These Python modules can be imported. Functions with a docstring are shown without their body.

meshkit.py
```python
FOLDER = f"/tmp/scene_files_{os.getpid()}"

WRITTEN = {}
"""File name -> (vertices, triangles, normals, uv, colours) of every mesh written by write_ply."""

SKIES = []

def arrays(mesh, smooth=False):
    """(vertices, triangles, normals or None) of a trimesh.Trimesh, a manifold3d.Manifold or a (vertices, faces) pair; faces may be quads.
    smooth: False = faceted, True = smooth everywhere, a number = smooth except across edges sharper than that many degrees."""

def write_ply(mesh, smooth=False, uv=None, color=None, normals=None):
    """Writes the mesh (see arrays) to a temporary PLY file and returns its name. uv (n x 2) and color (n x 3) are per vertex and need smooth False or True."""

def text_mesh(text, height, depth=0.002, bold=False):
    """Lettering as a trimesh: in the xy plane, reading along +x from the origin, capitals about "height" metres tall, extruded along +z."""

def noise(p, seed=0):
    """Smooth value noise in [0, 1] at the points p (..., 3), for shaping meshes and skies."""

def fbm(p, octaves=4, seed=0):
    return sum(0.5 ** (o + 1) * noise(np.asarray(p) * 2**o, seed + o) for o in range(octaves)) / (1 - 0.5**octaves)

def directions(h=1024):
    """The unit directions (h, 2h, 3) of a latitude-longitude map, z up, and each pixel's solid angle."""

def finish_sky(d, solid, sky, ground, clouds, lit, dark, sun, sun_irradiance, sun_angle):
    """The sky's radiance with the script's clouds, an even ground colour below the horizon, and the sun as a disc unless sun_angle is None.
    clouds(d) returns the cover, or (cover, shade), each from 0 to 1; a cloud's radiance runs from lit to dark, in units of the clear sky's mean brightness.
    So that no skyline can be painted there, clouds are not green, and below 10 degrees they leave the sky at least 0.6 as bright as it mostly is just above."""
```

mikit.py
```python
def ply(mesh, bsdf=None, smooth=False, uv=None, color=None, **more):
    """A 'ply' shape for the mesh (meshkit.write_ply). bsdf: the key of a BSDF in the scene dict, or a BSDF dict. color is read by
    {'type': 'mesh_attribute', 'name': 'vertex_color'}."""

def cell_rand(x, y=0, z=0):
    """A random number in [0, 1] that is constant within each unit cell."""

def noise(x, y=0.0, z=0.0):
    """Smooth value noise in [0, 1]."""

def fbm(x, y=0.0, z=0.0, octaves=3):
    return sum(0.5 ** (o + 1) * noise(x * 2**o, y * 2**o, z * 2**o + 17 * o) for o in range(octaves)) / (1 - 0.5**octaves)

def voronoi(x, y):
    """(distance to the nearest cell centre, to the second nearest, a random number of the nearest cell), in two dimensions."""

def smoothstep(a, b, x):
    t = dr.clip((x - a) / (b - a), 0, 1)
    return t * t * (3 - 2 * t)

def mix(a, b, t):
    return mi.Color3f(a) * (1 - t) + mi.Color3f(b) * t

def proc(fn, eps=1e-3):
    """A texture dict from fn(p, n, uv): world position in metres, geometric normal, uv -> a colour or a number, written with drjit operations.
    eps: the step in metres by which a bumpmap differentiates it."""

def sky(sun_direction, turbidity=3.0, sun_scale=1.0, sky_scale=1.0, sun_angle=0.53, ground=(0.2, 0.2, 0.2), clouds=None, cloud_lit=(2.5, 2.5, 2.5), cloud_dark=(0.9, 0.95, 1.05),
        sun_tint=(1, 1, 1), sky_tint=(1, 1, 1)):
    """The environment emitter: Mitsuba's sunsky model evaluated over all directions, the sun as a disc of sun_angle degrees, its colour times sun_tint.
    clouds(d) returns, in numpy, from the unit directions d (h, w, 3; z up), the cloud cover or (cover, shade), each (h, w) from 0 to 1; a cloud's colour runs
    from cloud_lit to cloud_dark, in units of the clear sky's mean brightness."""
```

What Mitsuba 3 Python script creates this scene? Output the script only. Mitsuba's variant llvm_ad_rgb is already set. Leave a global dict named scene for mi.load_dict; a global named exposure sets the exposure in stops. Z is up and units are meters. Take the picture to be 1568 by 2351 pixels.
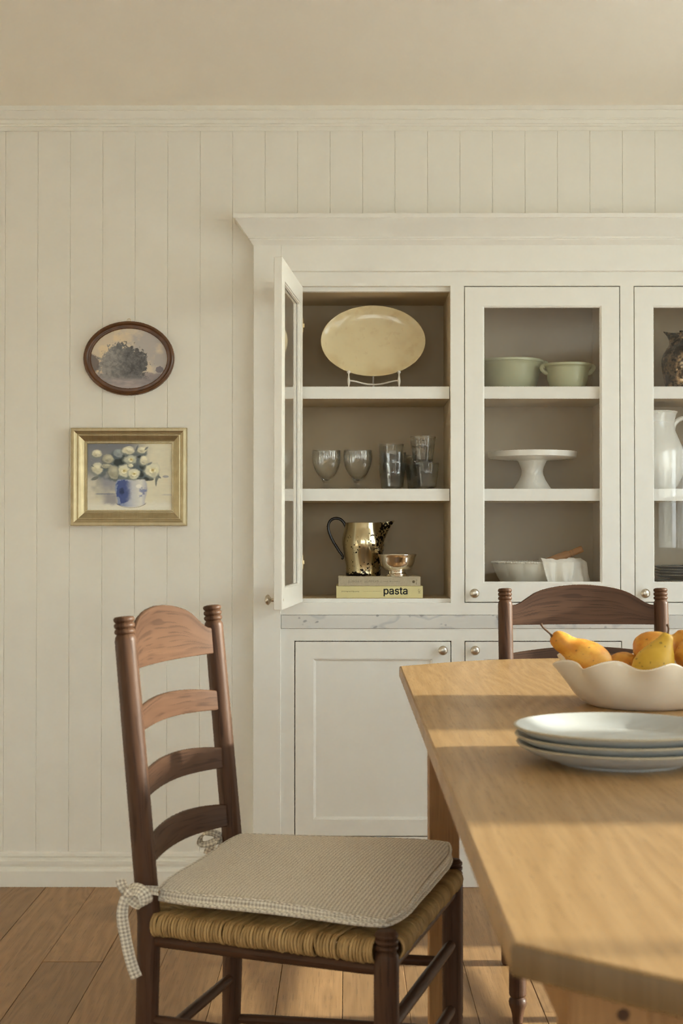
import math, random
import numpy as np, trimesh, mitsuba as mi, drjit as dr
import manifold3d as m3
import mikit, meshkit
from mikit import noise, fbm, smoothstep, mix, cell_rand, proc

random.seed(7)
rng = np.random.default_rng(7)
T = mi.ScalarTransform4f
scene, labels = {}, {}

# ------------------------------------------------------------------ camera, sky, sun, exposure
FPX, PX0, PY0, EYE = 3243.0, 795.0, 1228.0, 1.1074          # focal length in pixels, vanishing point, eye height
pitch, yaw = math.atan((PY0 - 1175.5) / FPX), math.atan((784 - PX0) / FPX)
aim = [math.sin(yaw) * math.cos(pitch), math.cos(yaw) * math.cos(pitch), math.sin(pitch)]
scene['camera'] = dict(type='thinlens', fov=2 * math.degrees(math.atan(1568 / 2 / FPX)), fov_axis='x', aperture_radius=0.0028, focus_distance=4.15,
                       near_clip=0.05, far_clip=100.0,
                       to_world=T().look_at(origin=[0, 0, EYE], target=[aim[0], aim[1], EYE + aim[2]], up=[0, 0, 1]))
SUN = (math.cos(math.radians(15)), 0.0, math.sin(math.radians(15)))
scene['sky'] = mikit.sky(SUN, turbidity=4.0, sun_scale=0.30, sky_scale=1.0, sun_angle=1.6, ground=(0.80, 0.77, 0.70),
                         clouds=lambda d: 0.75 + 0 * d[..., 0], cloud_lit=(1.13, 1.23, 1.29), cloud_dark=(0.95, 1.02, 1.07), sky_tint=(0.93, 1.01, 1.05), sun_tint=(0.73, 1.09, 2.0))
exposure = 5.68


def X(px, y): return (px - PX0) / FPX * y
def Z(py, y): return EYE - (py - PY0) / FPX * y
def lin(*c): return [((v / 255 + 0.055) / 1.055) ** 2.4 if v > 10 else v / 255 / 12.92 for v in c]


# ------------------------------------------------------------------ materials
def bsdf(name, color, rough=0.5, spec=0.4, metallic=0.0, coat=0.0, gloss=0.8, bump=None, bump_scale=0.001, **more):
    c = color if isinstance(color, dict) else {'type': 'rgb', 'value': list(color)}
    r = rough if isinstance(rough, dict) else float(rough)
    b = dict(type='principled', base_color=c, roughness=r, specular=float(spec), **more)
    if isinstance(metallic, dict) or metallic:
        b['metallic'] = metallic if isinstance(metallic, dict) else float(metallic)
    if coat:
        b['clearcoat'], b['clearcoat_gloss'] = float(coat), float(gloss)
    if bump is not None:
        b = {'type': 'bumpmap', 'arbitrary': bump, 'scale': float(bump_scale), 'bsdf': b}
    scene[name] = {'type': 'twosided', 'bsdf': b}
    return name


def f_floor(p, n, uv):
    i = dr.floor((p.x + 0.009) / 0.156)
    r = cell_rand(i, uv.x, 3)
    u, v = p.x + r * 5.0, p.y + r * 9.0
    w = fbm(u * 9, v * 1.3, 1.0, octaves=3)
    rings = dr.sin((u * 30 + w * 9.0) * 6.0) * 0.5 + 0.5
    fine = noise(u * 420, v * 9, r * 7)
    pore = smoothstep(0.72, 0.9, noise(u * 700, v * 16, 2.0))
    base = mix((0.245, 0.135, 0.056), (0.335, 0.192, 0.086), 0.45 * rings + 0.35 * fine + 0.25 * w)
    knot = smoothstep(0.80, 0.92, noise(u * 7, v * 2.1, 5.0))
    return mix(base * (0.80 + 0.34 * r), (0.105, 0.062, 0.032), 0.35 * pore + 0.35 * knot)


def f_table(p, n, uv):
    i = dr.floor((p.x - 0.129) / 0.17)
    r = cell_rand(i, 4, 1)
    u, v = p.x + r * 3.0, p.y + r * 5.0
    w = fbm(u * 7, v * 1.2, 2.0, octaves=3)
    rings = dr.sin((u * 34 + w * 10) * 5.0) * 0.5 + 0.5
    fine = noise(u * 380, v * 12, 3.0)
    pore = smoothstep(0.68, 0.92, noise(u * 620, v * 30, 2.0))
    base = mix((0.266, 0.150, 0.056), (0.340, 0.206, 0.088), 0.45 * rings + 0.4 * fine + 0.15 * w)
    end = smoothstep(0.3, 0.6, dr.abs(n.y)) * (1 - smoothstep(0.4, 0.8, dr.abs(n.z)))       # end faces: darker end grain, with their shade painted in too
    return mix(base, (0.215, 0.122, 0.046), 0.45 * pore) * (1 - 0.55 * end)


def f_leg(p, n, uv):
    fine = noise(p.x * 300, p.y * 300, p.z * 7)
    pore = smoothstep(0.6, 0.9, noise(p.x * 500 + 3, p.y * 500, p.z * 20))
    return mix(mix((0.25, 0.120, 0.038), (0.33, 0.172, 0.062), fine), (0.2, 0.09, 0.03), 0.4 * pore)


def f_dark(p, n, uv):
    u, v = uv.x, uv.y
    w = fbm(u * 5, v * 30, 1.0, octaves=3)
    streak = noise(u * 6 + w * 1.5, v * 190 + w * 9, 2.0)
    pore = smoothstep(0.62, 0.9, noise(u * 17, v * 460 + w * 12, 5.0))
    base = mix((0.046, 0.0205, 0.0105), (0.100, 0.050, 0.027), 0.6 * w + 0.4 * streak)
    return mix(base, (0.016, 0.007, 0.004), 0.42 * pore)


def f_gingham(p, n, uv):
    q = uv / 0.0066
    a = dr.select(q.x - dr.floor(q.x) < 0.5, mi.Float(0.5), mi.Float(0.0))
    b = dr.select(q.y - dr.floor(q.y) < 0.5, mi.Float(0.5), mi.Float(0.0))
    t = (a + b) * (0.85 + 0.3 * noise(q.x * 3, q.y * 3))
    return mix((0.84, 0.79, 0.67), (0.36, 0.31, 0.24), t)


def f_rush(p, n, uv):
    t = noise(uv.x * 40, uv.y, 1.0)
    k = cell_rand(uv.y, 3, 2)
    base = mix((0.25, 0.145, 0.048), (0.54, 0.36, 0.155), 0.5 * t + 0.5 * k)
    return mix(base, (0.20, 0.12, 0.05), 0.45 * smoothstep(0.6, 0.9, noise(uv.x * 90, uv.y * 3 + 5, 1.0)))


def f_marble(p, n, uv):
    w = fbm(p.x * 6, p.z * 9, p.y * 3, octaves=4)
    v1 = 1 - smoothstep(0.0, 0.055, dr.abs(fbm(p.x * 5 - p.z * 6, p.z * 9 + p.x * 3, 3.0, octaves=4) - 0.5))
    v2 = smoothstep(0.78, 0.90, fbm(p.x * 40 + p.z * 20, p.z * 60 - p.x * 22, 2.0, octaves=2))
    c = mix((0.66, 0.645, 0.60), (0.48, 0.475, 0.455), w * 0.9)
    return mix(mix(c, (0.27, 0.29, 0.31), 0.38 * v1), (0.20, 0.20, 0.20), 0.7 * v2)


def f_tarnish_color(p, n, uv):
    a = 0.5 * fbm(p.x * 34, p.y * 34, p.z * 30, octaves=3) + 0.5 * fbm(p.x * 190, p.y * 190, p.z * 160, octaves=2)
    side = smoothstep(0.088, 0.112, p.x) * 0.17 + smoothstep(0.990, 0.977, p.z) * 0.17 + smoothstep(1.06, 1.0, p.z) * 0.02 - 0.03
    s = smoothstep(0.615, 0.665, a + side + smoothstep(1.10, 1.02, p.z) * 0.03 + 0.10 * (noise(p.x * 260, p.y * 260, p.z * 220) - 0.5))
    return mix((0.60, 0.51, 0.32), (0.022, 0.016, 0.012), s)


def f_jug_color(p, n, uv):
    a = fbm(p.x * 40 + 7, p.y * 40, p.z * 26, octaves=3)
    b = fbm(p.x * 150 + p.z * 90, p.y * 170, p.z * 150 - p.x * 90, octaves=3)
    s = smoothstep(0.40, 0.62, 0.6 * a + 0.4 * b + 0.04)
    return mix((0.42, 0.29, 0.17), (0.035, 0.024, 0.016), s)


def f_platter(p, n, uv):
    a = fbm(p.x * 22, p.z * 22, 1.0, octaves=3)
    b = smoothstep(0.62, 0.8, fbm(p.x * 60, p.z * 60, 4.0, octaves=3))
    edge = smoothstep(0.3, 1.0, uv.x)
    return mix(mix((0.66, 0.55, 0.33), (0.58, 0.45, 0.245), smoothstep(0.4, 0.7, a) * (0.3 + 0.4 * edge)), (0.50, 0.35, 0.17), 0.22 * b)


def f_pear(p, n, uv):
    a = fbm(p.x * 50, p.y * 50, p.z * 50, octaves=3)
    c = mix((0.52, 0.20, 0.022), (0.60, 0.30, 0.045), smoothstep(0.35, 0.65, a))
    spot = smoothstep(0.82, 0.88, noise(p.x * 170, p.y * 170, p.z * 170))
    fine = smoothstep(0.7, 0.9, noise(p.x * 700, p.y * 700, p.z * 700))
    return mix(mix(c, (0.42, 0.19, 0.03), 0.5 * fine), (0.16, 0.08, 0.03), 0.6 * spot)


def f_green_pear(p, n, uv):
    a = fbm(p.x * 50, p.y * 50, p.z * 50, octaves=3)
    c = mix((0.46, 0.265, 0.02), (0.58, 0.36, 0.05), a)
    return mix(c, (0.14, 0.09, 0.03), 0.6 * smoothstep(0.84, 0.90, noise(p.x * 170 + 9, p.y * 170, p.z * 170)))


def f_walnut(p, n, uv):
    a = noise(p.x * 60, p.z * 60, p.y * 200)
    return mix((0.055, 0.021, 0.007), (0.130, 0.052, 0.017), a)


def f_gilt(p, n, uv):
    a = fbm(p.x * 60, p.z * 60, p.y * 60, octaves=3)
    b = smoothstep(0.66, 0.8, noise(p.x * 500, p.z * 30, 1.0))
    return mix(mix((0.42, 0.345, 0.20), (0.56, 0.475, 0.30), a), (0.28, 0.18, 0.08), 0.12 * b)


def f_linen_book(p, n, uv):
    a = noise(p.x * 1400, p.z * 300, 1.0) * 0.5 + noise(p.x * 300, p.z * 1400, 2.0) * 0.5
    return mix((0.33, 0.28, 0.19), (0.49, 0.43, 0.31), a)


def f_stone(p, n, uv):
    a = fbm(p.x * 14, p.y * 50, 1.0, octaves=3)
    return mix((0.43, 0.44, 0.425), (0.36, 0.355, 0.32), a)


def f_ruffle(p, n, uv):
    return mix((0.70, 0.625, 0.50), (0.63, 0.53, 0.40), fbm(p.x * 20, p.y * 20, p.z * 26, octaves=2))


WALL = bsdf('wall_paint', (0.72, 0.70, 0.635), 0.5, 0.3)
CEIL = bsdf('ceiling_paint', (0.74, 0.70, 0.62), 0.8, 0.2)
CAB = bsdf('cabinet_paint', (0.72, 0.705, 0.65), 0.38, 0.4)
INSIDE = bsdf('interior_paint', (0.43, 0.345, 0.23), 0.6, 0.25)
GAP = bsdf('shadow_gap_wood', (0.05, 0.04, 0.03), 0.9, 0.1)
FLOOR = bsdf('floor_oak', proc(f_floor), 0.42, 0.32)
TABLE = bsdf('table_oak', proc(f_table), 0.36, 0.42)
LEG = bsdf('leg_oak', proc(f_leg), 0.45, 0.4)
DARK = bsdf('dark_oak', proc(f_dark), 0.42, 0.16)
GING = bsdf('gingham', proc(f_gingham), 0.9, 0.1)
RUSH = bsdf('rush', proc(f_rush), 0.6, 0.3)
MARBLE = bsdf('marble', proc(f_marble), 0.3, 0.5)
NICKEL = bsdf('nickel', (0.60, 0.54, 0.45), 0.3, 0.5, 1.0)
BRASS = bsdf('brass', (0.60, 0.48, 0.28), 0.25, 0.5, 1.0)
SILVER = bsdf('silver', (0.90, 0.84, 0.73), 0.1, 0.5, 1.0)
TARN = bsdf('tarnished_gold', proc(f_tarnish_color), 0.17, 0.5, 1.0)
JUG = bsdf('tarnished_silver', proc(f_jug_color), 0.24, 0.5, 1.0)
BLACK = bsdf('black_patina', (0.012, 0.010, 0.010), 0.25, 0.5)
PLATTER = bsdf('platter_glaze', proc(f_platter), 0.12, 0.5, coat=0.6, gloss=0.95)
WHITE = bsdf('white_glaze', (0.72, 0.70, 0.63), 0.15, 0.5, coat=0.4, gloss=0.9)
CREAM = bsdf('cream_glaze', (0.66, 0.63, 0.53), 0.25, 0.5)
STAND = bsdf('white_enamel', (0.72, 0.68, 0.60), 0.4, 0.4)
GREEN = bsdf('green_glaze', (0.38, 0.39, 0.25), 0.32, 0.45)
LINEN = bsdf('linen', (0.74, 0.71, 0.63), 0.9, 0.1)
PIN = bsdf('rolling_pin_wood', (0.42, 0.20, 0.07), 0.5, 0.3)
PINK = bsdf('rolling_pin_ring', (0.12, 0.05, 0.02), 0.5, 0.3)
SLATE = bsdf('slate_glaze', (0.075, 0.078, 0.075), 0.3, 0.5)
RIM = bsdf('pale_rim', (0.30, 0.28, 0.24), 0.4, 0.4)
WALNUT = bsdf('walnut_frame', proc(f_walnut), 0.3, 0.5, coat=0.3)
GILT = bsdf('gilt_frame', proc(f_gilt), 0.36, 0.5, 0.85)
PAINT = bsdf('painted_canvas', {'type': 'mesh_attribute', 'name': 'vertex_color'}, 0.45, 0.4)
BOOK1 = bsdf('book_yellow', (0.60, 0.53, 0.27), 0.5, 0.3)
BOOK2 = bsdf('book_linen', proc(f_linen_book), 0.8, 0.15)
PAGES = bsdf('book_pages', (0.66, 0.60, 0.48), 0.8, 0.1)
INK = bsdf('ink', (0.012, 0.012, 0.012), 0.6, 0.2)
BROWNINK = bsdf('brown_ink', (0.12, 0.09, 0.05), 0.6, 0.2)
STONE = bsdf('stoneware', proc(f_stone), 0.35, 0.4)
STONERIM = bsdf('stoneware_rim', (0.38, 0.32, 0.22), 0.45, 0.4)
RUFF = bsdf('ruffled_glaze', proc(f_ruffle), 0.16, 0.5, coat=0.5, gloss=0.93)
PEAR = bsdf('pear_skin', proc(f_pear), 0.5, 0.35)
GPEAR = bsdf('green_pear_skin', proc(f_green_pear), 0.5, 0.35)
STEM = bsdf('pear_stem', (0.09, 0.045, 0.02), 0.7, 0.2)
scene['pane_glass'] = {'type': 'thindielectric', 'int_ior': 1.5}
scene['table_glass'] = {'type': 'dielectric', 'int_ior': 1.5, 'specular_transmittance': {'type': 'rgb', 'value': [0.995, 0.995, 0.985]}}


# ------------------------------------------------------------------ mesh helpers
def numbered(key, *where):
    if not any(key in w for w in where):
        return key
    k = 1
    while any(f'{key}_{k:03d}' in w for w in where):
        k += 1
    return f'{key}_{k:03d}'


def add(key, mesh, mat, smooth=False, uv=None, color=None, label=None, kind=None, to_world=None):
    key = numbered(key, scene)
    d = dict(mesh) if isinstance(mesh, dict) else mikit.ply(mesh, mat, smooth=smooth, uv=uv, color=color)
    if to_world is not None:
        d['to_world'] = to_world
    scene[key] = d
    if label or kind:
        labels[key] = {k: v for k, v in (('label', label), ('kind', kind)) if v}
    return key


def thing(name, label, cat, group=None):
    key = numbered(name, labels)
    labels[key] = dict(label=label, category=cat, **({'group': group} if group else {}))
    return key


def structure(key, mesh, mat, smooth=False, **k):
    scene[key] = mikit.ply(mesh, mat, smooth=smooth, **k)
    labels[key] = dict(kind='structure')


def box(x0, x1, y0, y1, z0, z1, c=0.0):
    """A box, its edges chamfered by c."""
    lo, hi = np.array([x0, y0, z0], float), np.array([x1, y1, z1], float)
    if c <= 0:
        return trimesh.creation.box(bounds=[lo, hi])
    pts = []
    for s in np.ndindex(2, 2, 2):
        s = np.array(s)
        p, d = np.where(s, hi, lo), np.where(s, -c, c)
        for k in range(3):
            q = p + d
            q[k] = p[k]
            pts.append(q)
    return trimesh.Trimesh(pts, process=False).convex_hull


def cat(*ms): return trimesh.util.concatenate(list(ms))


def grid(P, closed=False, uv=None):
    """(mesh, uv) from a grid of points (m, n, 3); closed joins the last column to the first by a doubled column."""
    P = np.asarray(P, float)
    m, n = P.shape[:2]
    i, j = np.meshgrid(np.arange(m - 1), np.arange(n - 1), indexing='ij')
    q = np.stack([i * n + j, i * n + j + 1, (i + 1) * n + j + 1, (i + 1) * n + j], -1).reshape(-1, 4)
    f = np.vstack([q[:, [0, 1, 2]], q[:, [0, 2, 3]]])
    return trimesh.Trimesh(P.reshape(-1, 3), f, process=False)


def lathe(prof, n=48, at=(0, 0, 0), fn=None, sharp=35):
    """Revolves (r, z) points about z; rings are doubled at sharp corners. fn(P, angle) may deform. Returns (mesh, uv)."""
    prof = np.array(prof, float)
    d = np.diff(prof, axis=0)
    a = np.degrees(np.arctan2(d[:, 1], d[:, 0]))
    cuts = [0] + [k + 1 for k in range(len(d) - 1) if abs((a[k + 1] - a[k] + 180) % 360 - 180) > sharp] + [len(prof) - 1]
    th = np.linspace(0, 2 * np.pi, n + 1)
    s = np.concatenate([[0], np.cumsum(np.linalg.norm(d, axis=1))])
    ms, uvs = [], []
    for k0, k1 in zip(cuts[:-1], cuts[1:]):
        pr = prof[k0:k1 + 1]
        P = np.stack([pr[:, 0, None] * np.cos(th), pr[:, 0, None] * np.sin(th), np.repeat(pr[:, 1, None], n + 1, 1)], -1)
        if fn is not None:
            P = fn(P, np.broadcast_to(th, P.shape[:2]))
        ms.append(grid(P + np.array(at)))
        uvs.append(np.stack([np.repeat(s[k0:k1 + 1, None], n + 1, 1), np.broadcast_to(th * max(prof[:, 0].max(), 1e-3), (len(pr), n + 1))], -1).reshape(-1, 2))
    return trimesh.util.concatenate(ms) if len(ms) > 1 else ms[0], np.vstack(uvs)


def weld(mesh, uv=None):
    """Joins the seam's doubled points, so that it shades evenly (no uv)."""
    m = mesh.copy()
    m.merge_vertices(merge_norm=True, merge_tex=True, digits_vertex=6)
    m.update_faces(m.nondegenerate_faces())
    return m


def spline(pts, n=24):
    pts = np.array(pts, float)
    from scipy.interpolate import CubicSpline
    t = np.concatenate([[0], np.cumsum(np.linalg.norm(np.diff(pts, axis=0), axis=1))])
    return CubicSpline(t / t[-1], pts)(np.linspace(0, 1, n))


def tube(path, r, n=12, cap=True, off=0.0):
    """Swept round tube with parallel transport; r a number or one per point. Returns (mesh, uv)."""
    p = np.asarray(path, float)
    r = np.broadcast_to(np.asarray(r, float), (len(p),)).copy()
    if cap:
        p = np.vstack([p[:1], p, p[-1:]])
        r = np.concatenate([[1e-5], r, [1e-5]])
    t = np.gradient(p, axis=0)
    if cap:
        t[0], t[1] = t[2] * 0 + (p[2] - p[1]), p[2] - p[1]
        t[-1], t[-2] = p[-2] - p[-3], p[-2] - p[-3]
    t /= np.linalg.norm(t, axis=1, keepdims=True) + 1e-12
    a = np.cross(t[0], [0, 0, 1.0] if abs(t[0][2]) < 0.9 else [1.0, 0, 0])
    A = []
    for k in range(len(p)):
        a = a - t[k] * np.dot(a, t[k])
        a /= np.linalg.norm(a) + 1e-12
        A.append(a)
    A = np.array(A)
    B = np.cross(t, A)
    th = np.linspace(0, 2 * np.pi, n + 1)
    P = p[:, None] + r[:, None, None] * (np.cos(th)[None, :, None] * A[:, None] + np.sin(th)[None, :, None] * B[:, None])
    s = np.concatenate([[0], np.cumsum(np.linalg.norm(np.diff(p, axis=0), axis=1))])
    uv = np.stack([np.repeat(s[:, None], n + 1, 1), np.broadcast_to(th * r.max(), (len(p), n + 1))], -1).reshape(-1, 2)
    return grid(P), uv + off


def loft(sections, along, off=0.0):
    """Closed loops (m, n, 3) joined, both ends capped flat. Returns (mesh, uv)."""
    S = np.asarray(sections, float)
    S = np.concatenate([S, S[:, :1]], 1)
    per = np.concatenate([[0], np.cumsum(np.linalg.norm(np.diff(S[len(S) // 2], axis=0), axis=1))])
    g = grid(S)
    uv = np.stack([np.repeat(np.asarray(along, float)[:, None], S.shape[1], 1), np.broadcast_to(per, S.shape[:2])], -1).reshape(-1, 2)
    ms, uvs = [g], [uv]
    for k, flip in ((0, True), (-1, False)):
        c = S[k, :-1].mean(0)
        n = S.shape[1] - 1
        v = np.vstack([c, S[k, :-1]])
        f = np.array([[0, 1 + i, 1 + (i + 1) % n] for i in range(n)])
        ms.append(trimesh.Trimesh(v, f[:, ::-1] if flip else f, process=False))
        uvs.append(np.stack([np.full(n + 1, along[k]), np.concatenate([[0], per[:-1]])], -1))
    return trimesh.util.concatenate(ms), np.vstack(uvs) + off


def rrect(w, h, c):
    """A rectangle outline, corners cut, centred: (8, 2)."""
    a, b = w / 2, h / 2
    return np.array([[a - c, -b], [a, -b + c], [a, b - c], [a - c, b], [-a + c, b], [-a, b - c], [-a, -b + c], [-a + c, -b]])


def mouldx(prof, x0, x1, y):
    """A profile of (out from the wall, z) run along x on a wall plane at y, facing -y; ends closed."""
    prof = np.array(prof, float)
    poly = np.vstack([prof, [[0, prof[-1, 1]], [0, prof[0, 1]]]])
    ends = [np.stack([np.full(len(poly), xx), y - poly[:, 0], poly[:, 1]], -1) for xx in (x0, x1)]
    g, _ = loft(ends, [0, x1 - x0])
    return g


def ringframe(prof, w, h, cx, cz, y):
    """A mitred rectangular frame: prof of (inset from the outer edge, out from the wall); faces -y."""
    prof = np.array(prof, float)
    P = []
    for ins, out in prof:
        a, b = w / 2 - ins, h / 2 - ins
        P.append([[cx - a, y - out, cz - b], [cx + a, y - out, cz - b], [cx + a, y - out, cz + b], [cx - a, y - out, cz + b], [cx - a, y - out, cz - b]])
    P = np.array(P)
    ms = []
    for k in range(4):
        ms.append(grid(P[:, k:k + 2]))
    return trimesh.util.concatenate(ms)


def man(mesh): return m3.Manifold(m3.Mesh(np.asarray(mesh.vertices, np.float32), np.asarray(mesh.faces, np.uint32)))
def unman(m):
    q = m.to_mesh()
    return trimesh.Trimesh(q.vert_properties[:, :3], q.tri_verts, process=False)
def hole(mesh, *cut):
    m = man(mesh)
    for c in cut:
        m = m - man(c)
    return unman(m)


def knob(key, base, axis, d=0.030, mat=NICKEL, label=None):
    """A round cabinet knob whose foot stands at base and points along axis."""
    r = d / 2
    prof = [(0.0, 0), (r * 0.52, 0), (r * 0.52, 0.002), (r * 0.36, 0.005), (r * 0.34, 0.010), (r * 0.62, 0.014), (r * 0.93, 0.017), (r, 0.020), (r * 0.95, 0.0235), (r * 0.72, 0.0265), (r * 0.4, 0.028), (0.0, 0.0285)]
    m, _ = lathe(prof, 32)
    m.apply_transform(trimesh.geometry.align_vectors([0, 0, 1], axis))
    m.apply_translation(base)
    return add(key, weld(m), mat, smooth=40, label=label)


# ------------------------------------------------------------------ the room
D = 4.46            # the plane of the cabinet doors
WY = 4.48           # the face of the boarded wall
CZ = 2.462          # ceiling
XL, XR, YB = -3.6, 1.9, -2.2
structure('ceiling', box(XL - 0.1, XR + 0.1, YB - 0.1, 5.0, CZ, CZ + 0.08), CEIL)
structure('floor', box(XL - 0.1, XR + 0.1, YB - 0.1, 5.0, -0.05, -0.012), GAP)
niche = (X(581, 4.445) + 0.03, 1.47)
structure('wall_back', hole(box(XL, XR, WY + 0.012, 4.90, -0.012, CZ), box(niche[0], niche[1], 4.3, 4.84, -0.1, 1.94)), WALL)
structure('wall_left', box(XL - 0.1, XL, YB, 4.90, -0.012, CZ), WALL)
rw = box(XR, XR + 0.14, YB, 4.90, -0.012, CZ)
structure('wall_right', hole(rw, box(1.8, 2.2, 3.05, 3.82, 0.10, 0.62), box(1.8, 2.2, 2.80, 3.75, 1.0, 2.2), box(1.8, 2.2, 2.067, 2.3001, 1.0, 2.2), box(1.8, 2.2, 2.30, 2.8001, 1.29, 2.2),
                             box(1.8, 2.2, 0.1, 1.585, 1.0, 1.65), box(1.8, 2.2, -1.45, 0.0, 0.15, 2.3)), WALL)  # last opening is for the added window behind the camera
structure('wall_front', hole(box(XL - 0.1, XR + 0.14, YB - 0.14, YB, -0.012, CZ), box(-1.5, -0.5, -3, 0, 0.9, 2.3), box(-0.2, 0.95, -3, 0, 0.9, 2.3)), WALL)


def window(key, flat, a0, a1, z0, z1, na, nz):
    """A sash of bars; flat 'x': in the right wall (runs along y), 'y': in the wall behind."""
    b = []
    for k in range(na + 1):
        a = a0 + (a1 - a0) * k / na
        w = 0.03 if k in (0, na) else 0.011
        b.append((a - w, a + w, z0, z1))
    for k in range(nz + 1):
        z = z0 + (z1 - z0) * k / nz
        w = 0.03 if k in (0, nz) else 0.011
        b.append((a0, a1, z - w, z + w))
    ms = [box(XR + 0.05, XR + 0.085, p, q, r, s) if flat == 'x' else box(p, q, YB - 0.085, YB - 0.05, r, s) for p, q, r, s in b]
    structure(key, cat(*ms), CAB)


window('window_1', 'x', 0.1, 1.585, 1.0, 1.65, 3, 2)
window('window_4', 'x', -1.45, 0.0, 0.15, 2.3, 3, 4)  # unseen window, added to bring more light from the right behind
window('window_2', 'y', -1.5, -0.5, 0.9, 2.3, 3, 4)
window('window_3', 'y', -0.2, 0.95, 0.9, 2.3, 3, 4)

# boards of the back wall, one by one, chamfered so that a V stays between two of them
crown_z = Z(487, 4.385)
for k in range(-5, 32):
    x0, x1 = X(9 + 74.85 * k, WY), X(9 + 74.85 * (k + 1), WY)
    if x1 > XR: break
    cl, cr = X(581, 4.445), 1.49
    z0 = crown_z - 0.09 if x1 > cl + 0.04 and x0 < cr else 0.02
    a, b, c = x0 + 0.00015, x1 - 0.00015, 0.0016
    poly = [(a, WY + 0.012), (a, WY + c), (a + c * 0.8, WY), (b - c * 0.8, WY), (b, WY + c), (b, WY + 0.012)]
    m, _ = loft([[(px, py, zz) for px, py in poly] for zz in (z0, CZ)], [0, 1])
    add('wall_back__board', m, WALL)

# floor boards, .156 m wide, end joints staggered
JOINTS = {-5: [3.683, 1.6], 0: [2.2], -1: [3.05, 0.9], -2: [2.5], 1: [1.5], 2: [2.9], 3: [3.3, 1.2], -3: [1.9], -4: [2.75], -6: [2.3]}
for i in range(-8, 9):
    x0, x1 = -0.009 + 0.156 * i, -0.009 + 0.156 * (i + 1)
    cuts = [0.6, *sorted(JOINTS.get(i, [1.4 + (i * 0.61) % 1.9])), D + 0.02]
    for j, (y0, y1) in enumerate(zip(cuts[:-1], cuts[1:])):
        if y1 < 1.5: continue
        dz = 0.0006 * math.sin(i * 7.3 + j * 3.1) - 0.0006
        m = box(x0 + 0.0006, x1 - 0.0006, y0 + 0.0005, y1 - 0.0005, -0.012, dz, 0.0009)
        add('floor__board', m, FLOOR, uv=np.full((len(m.vertices), 2), float(j)))
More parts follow.
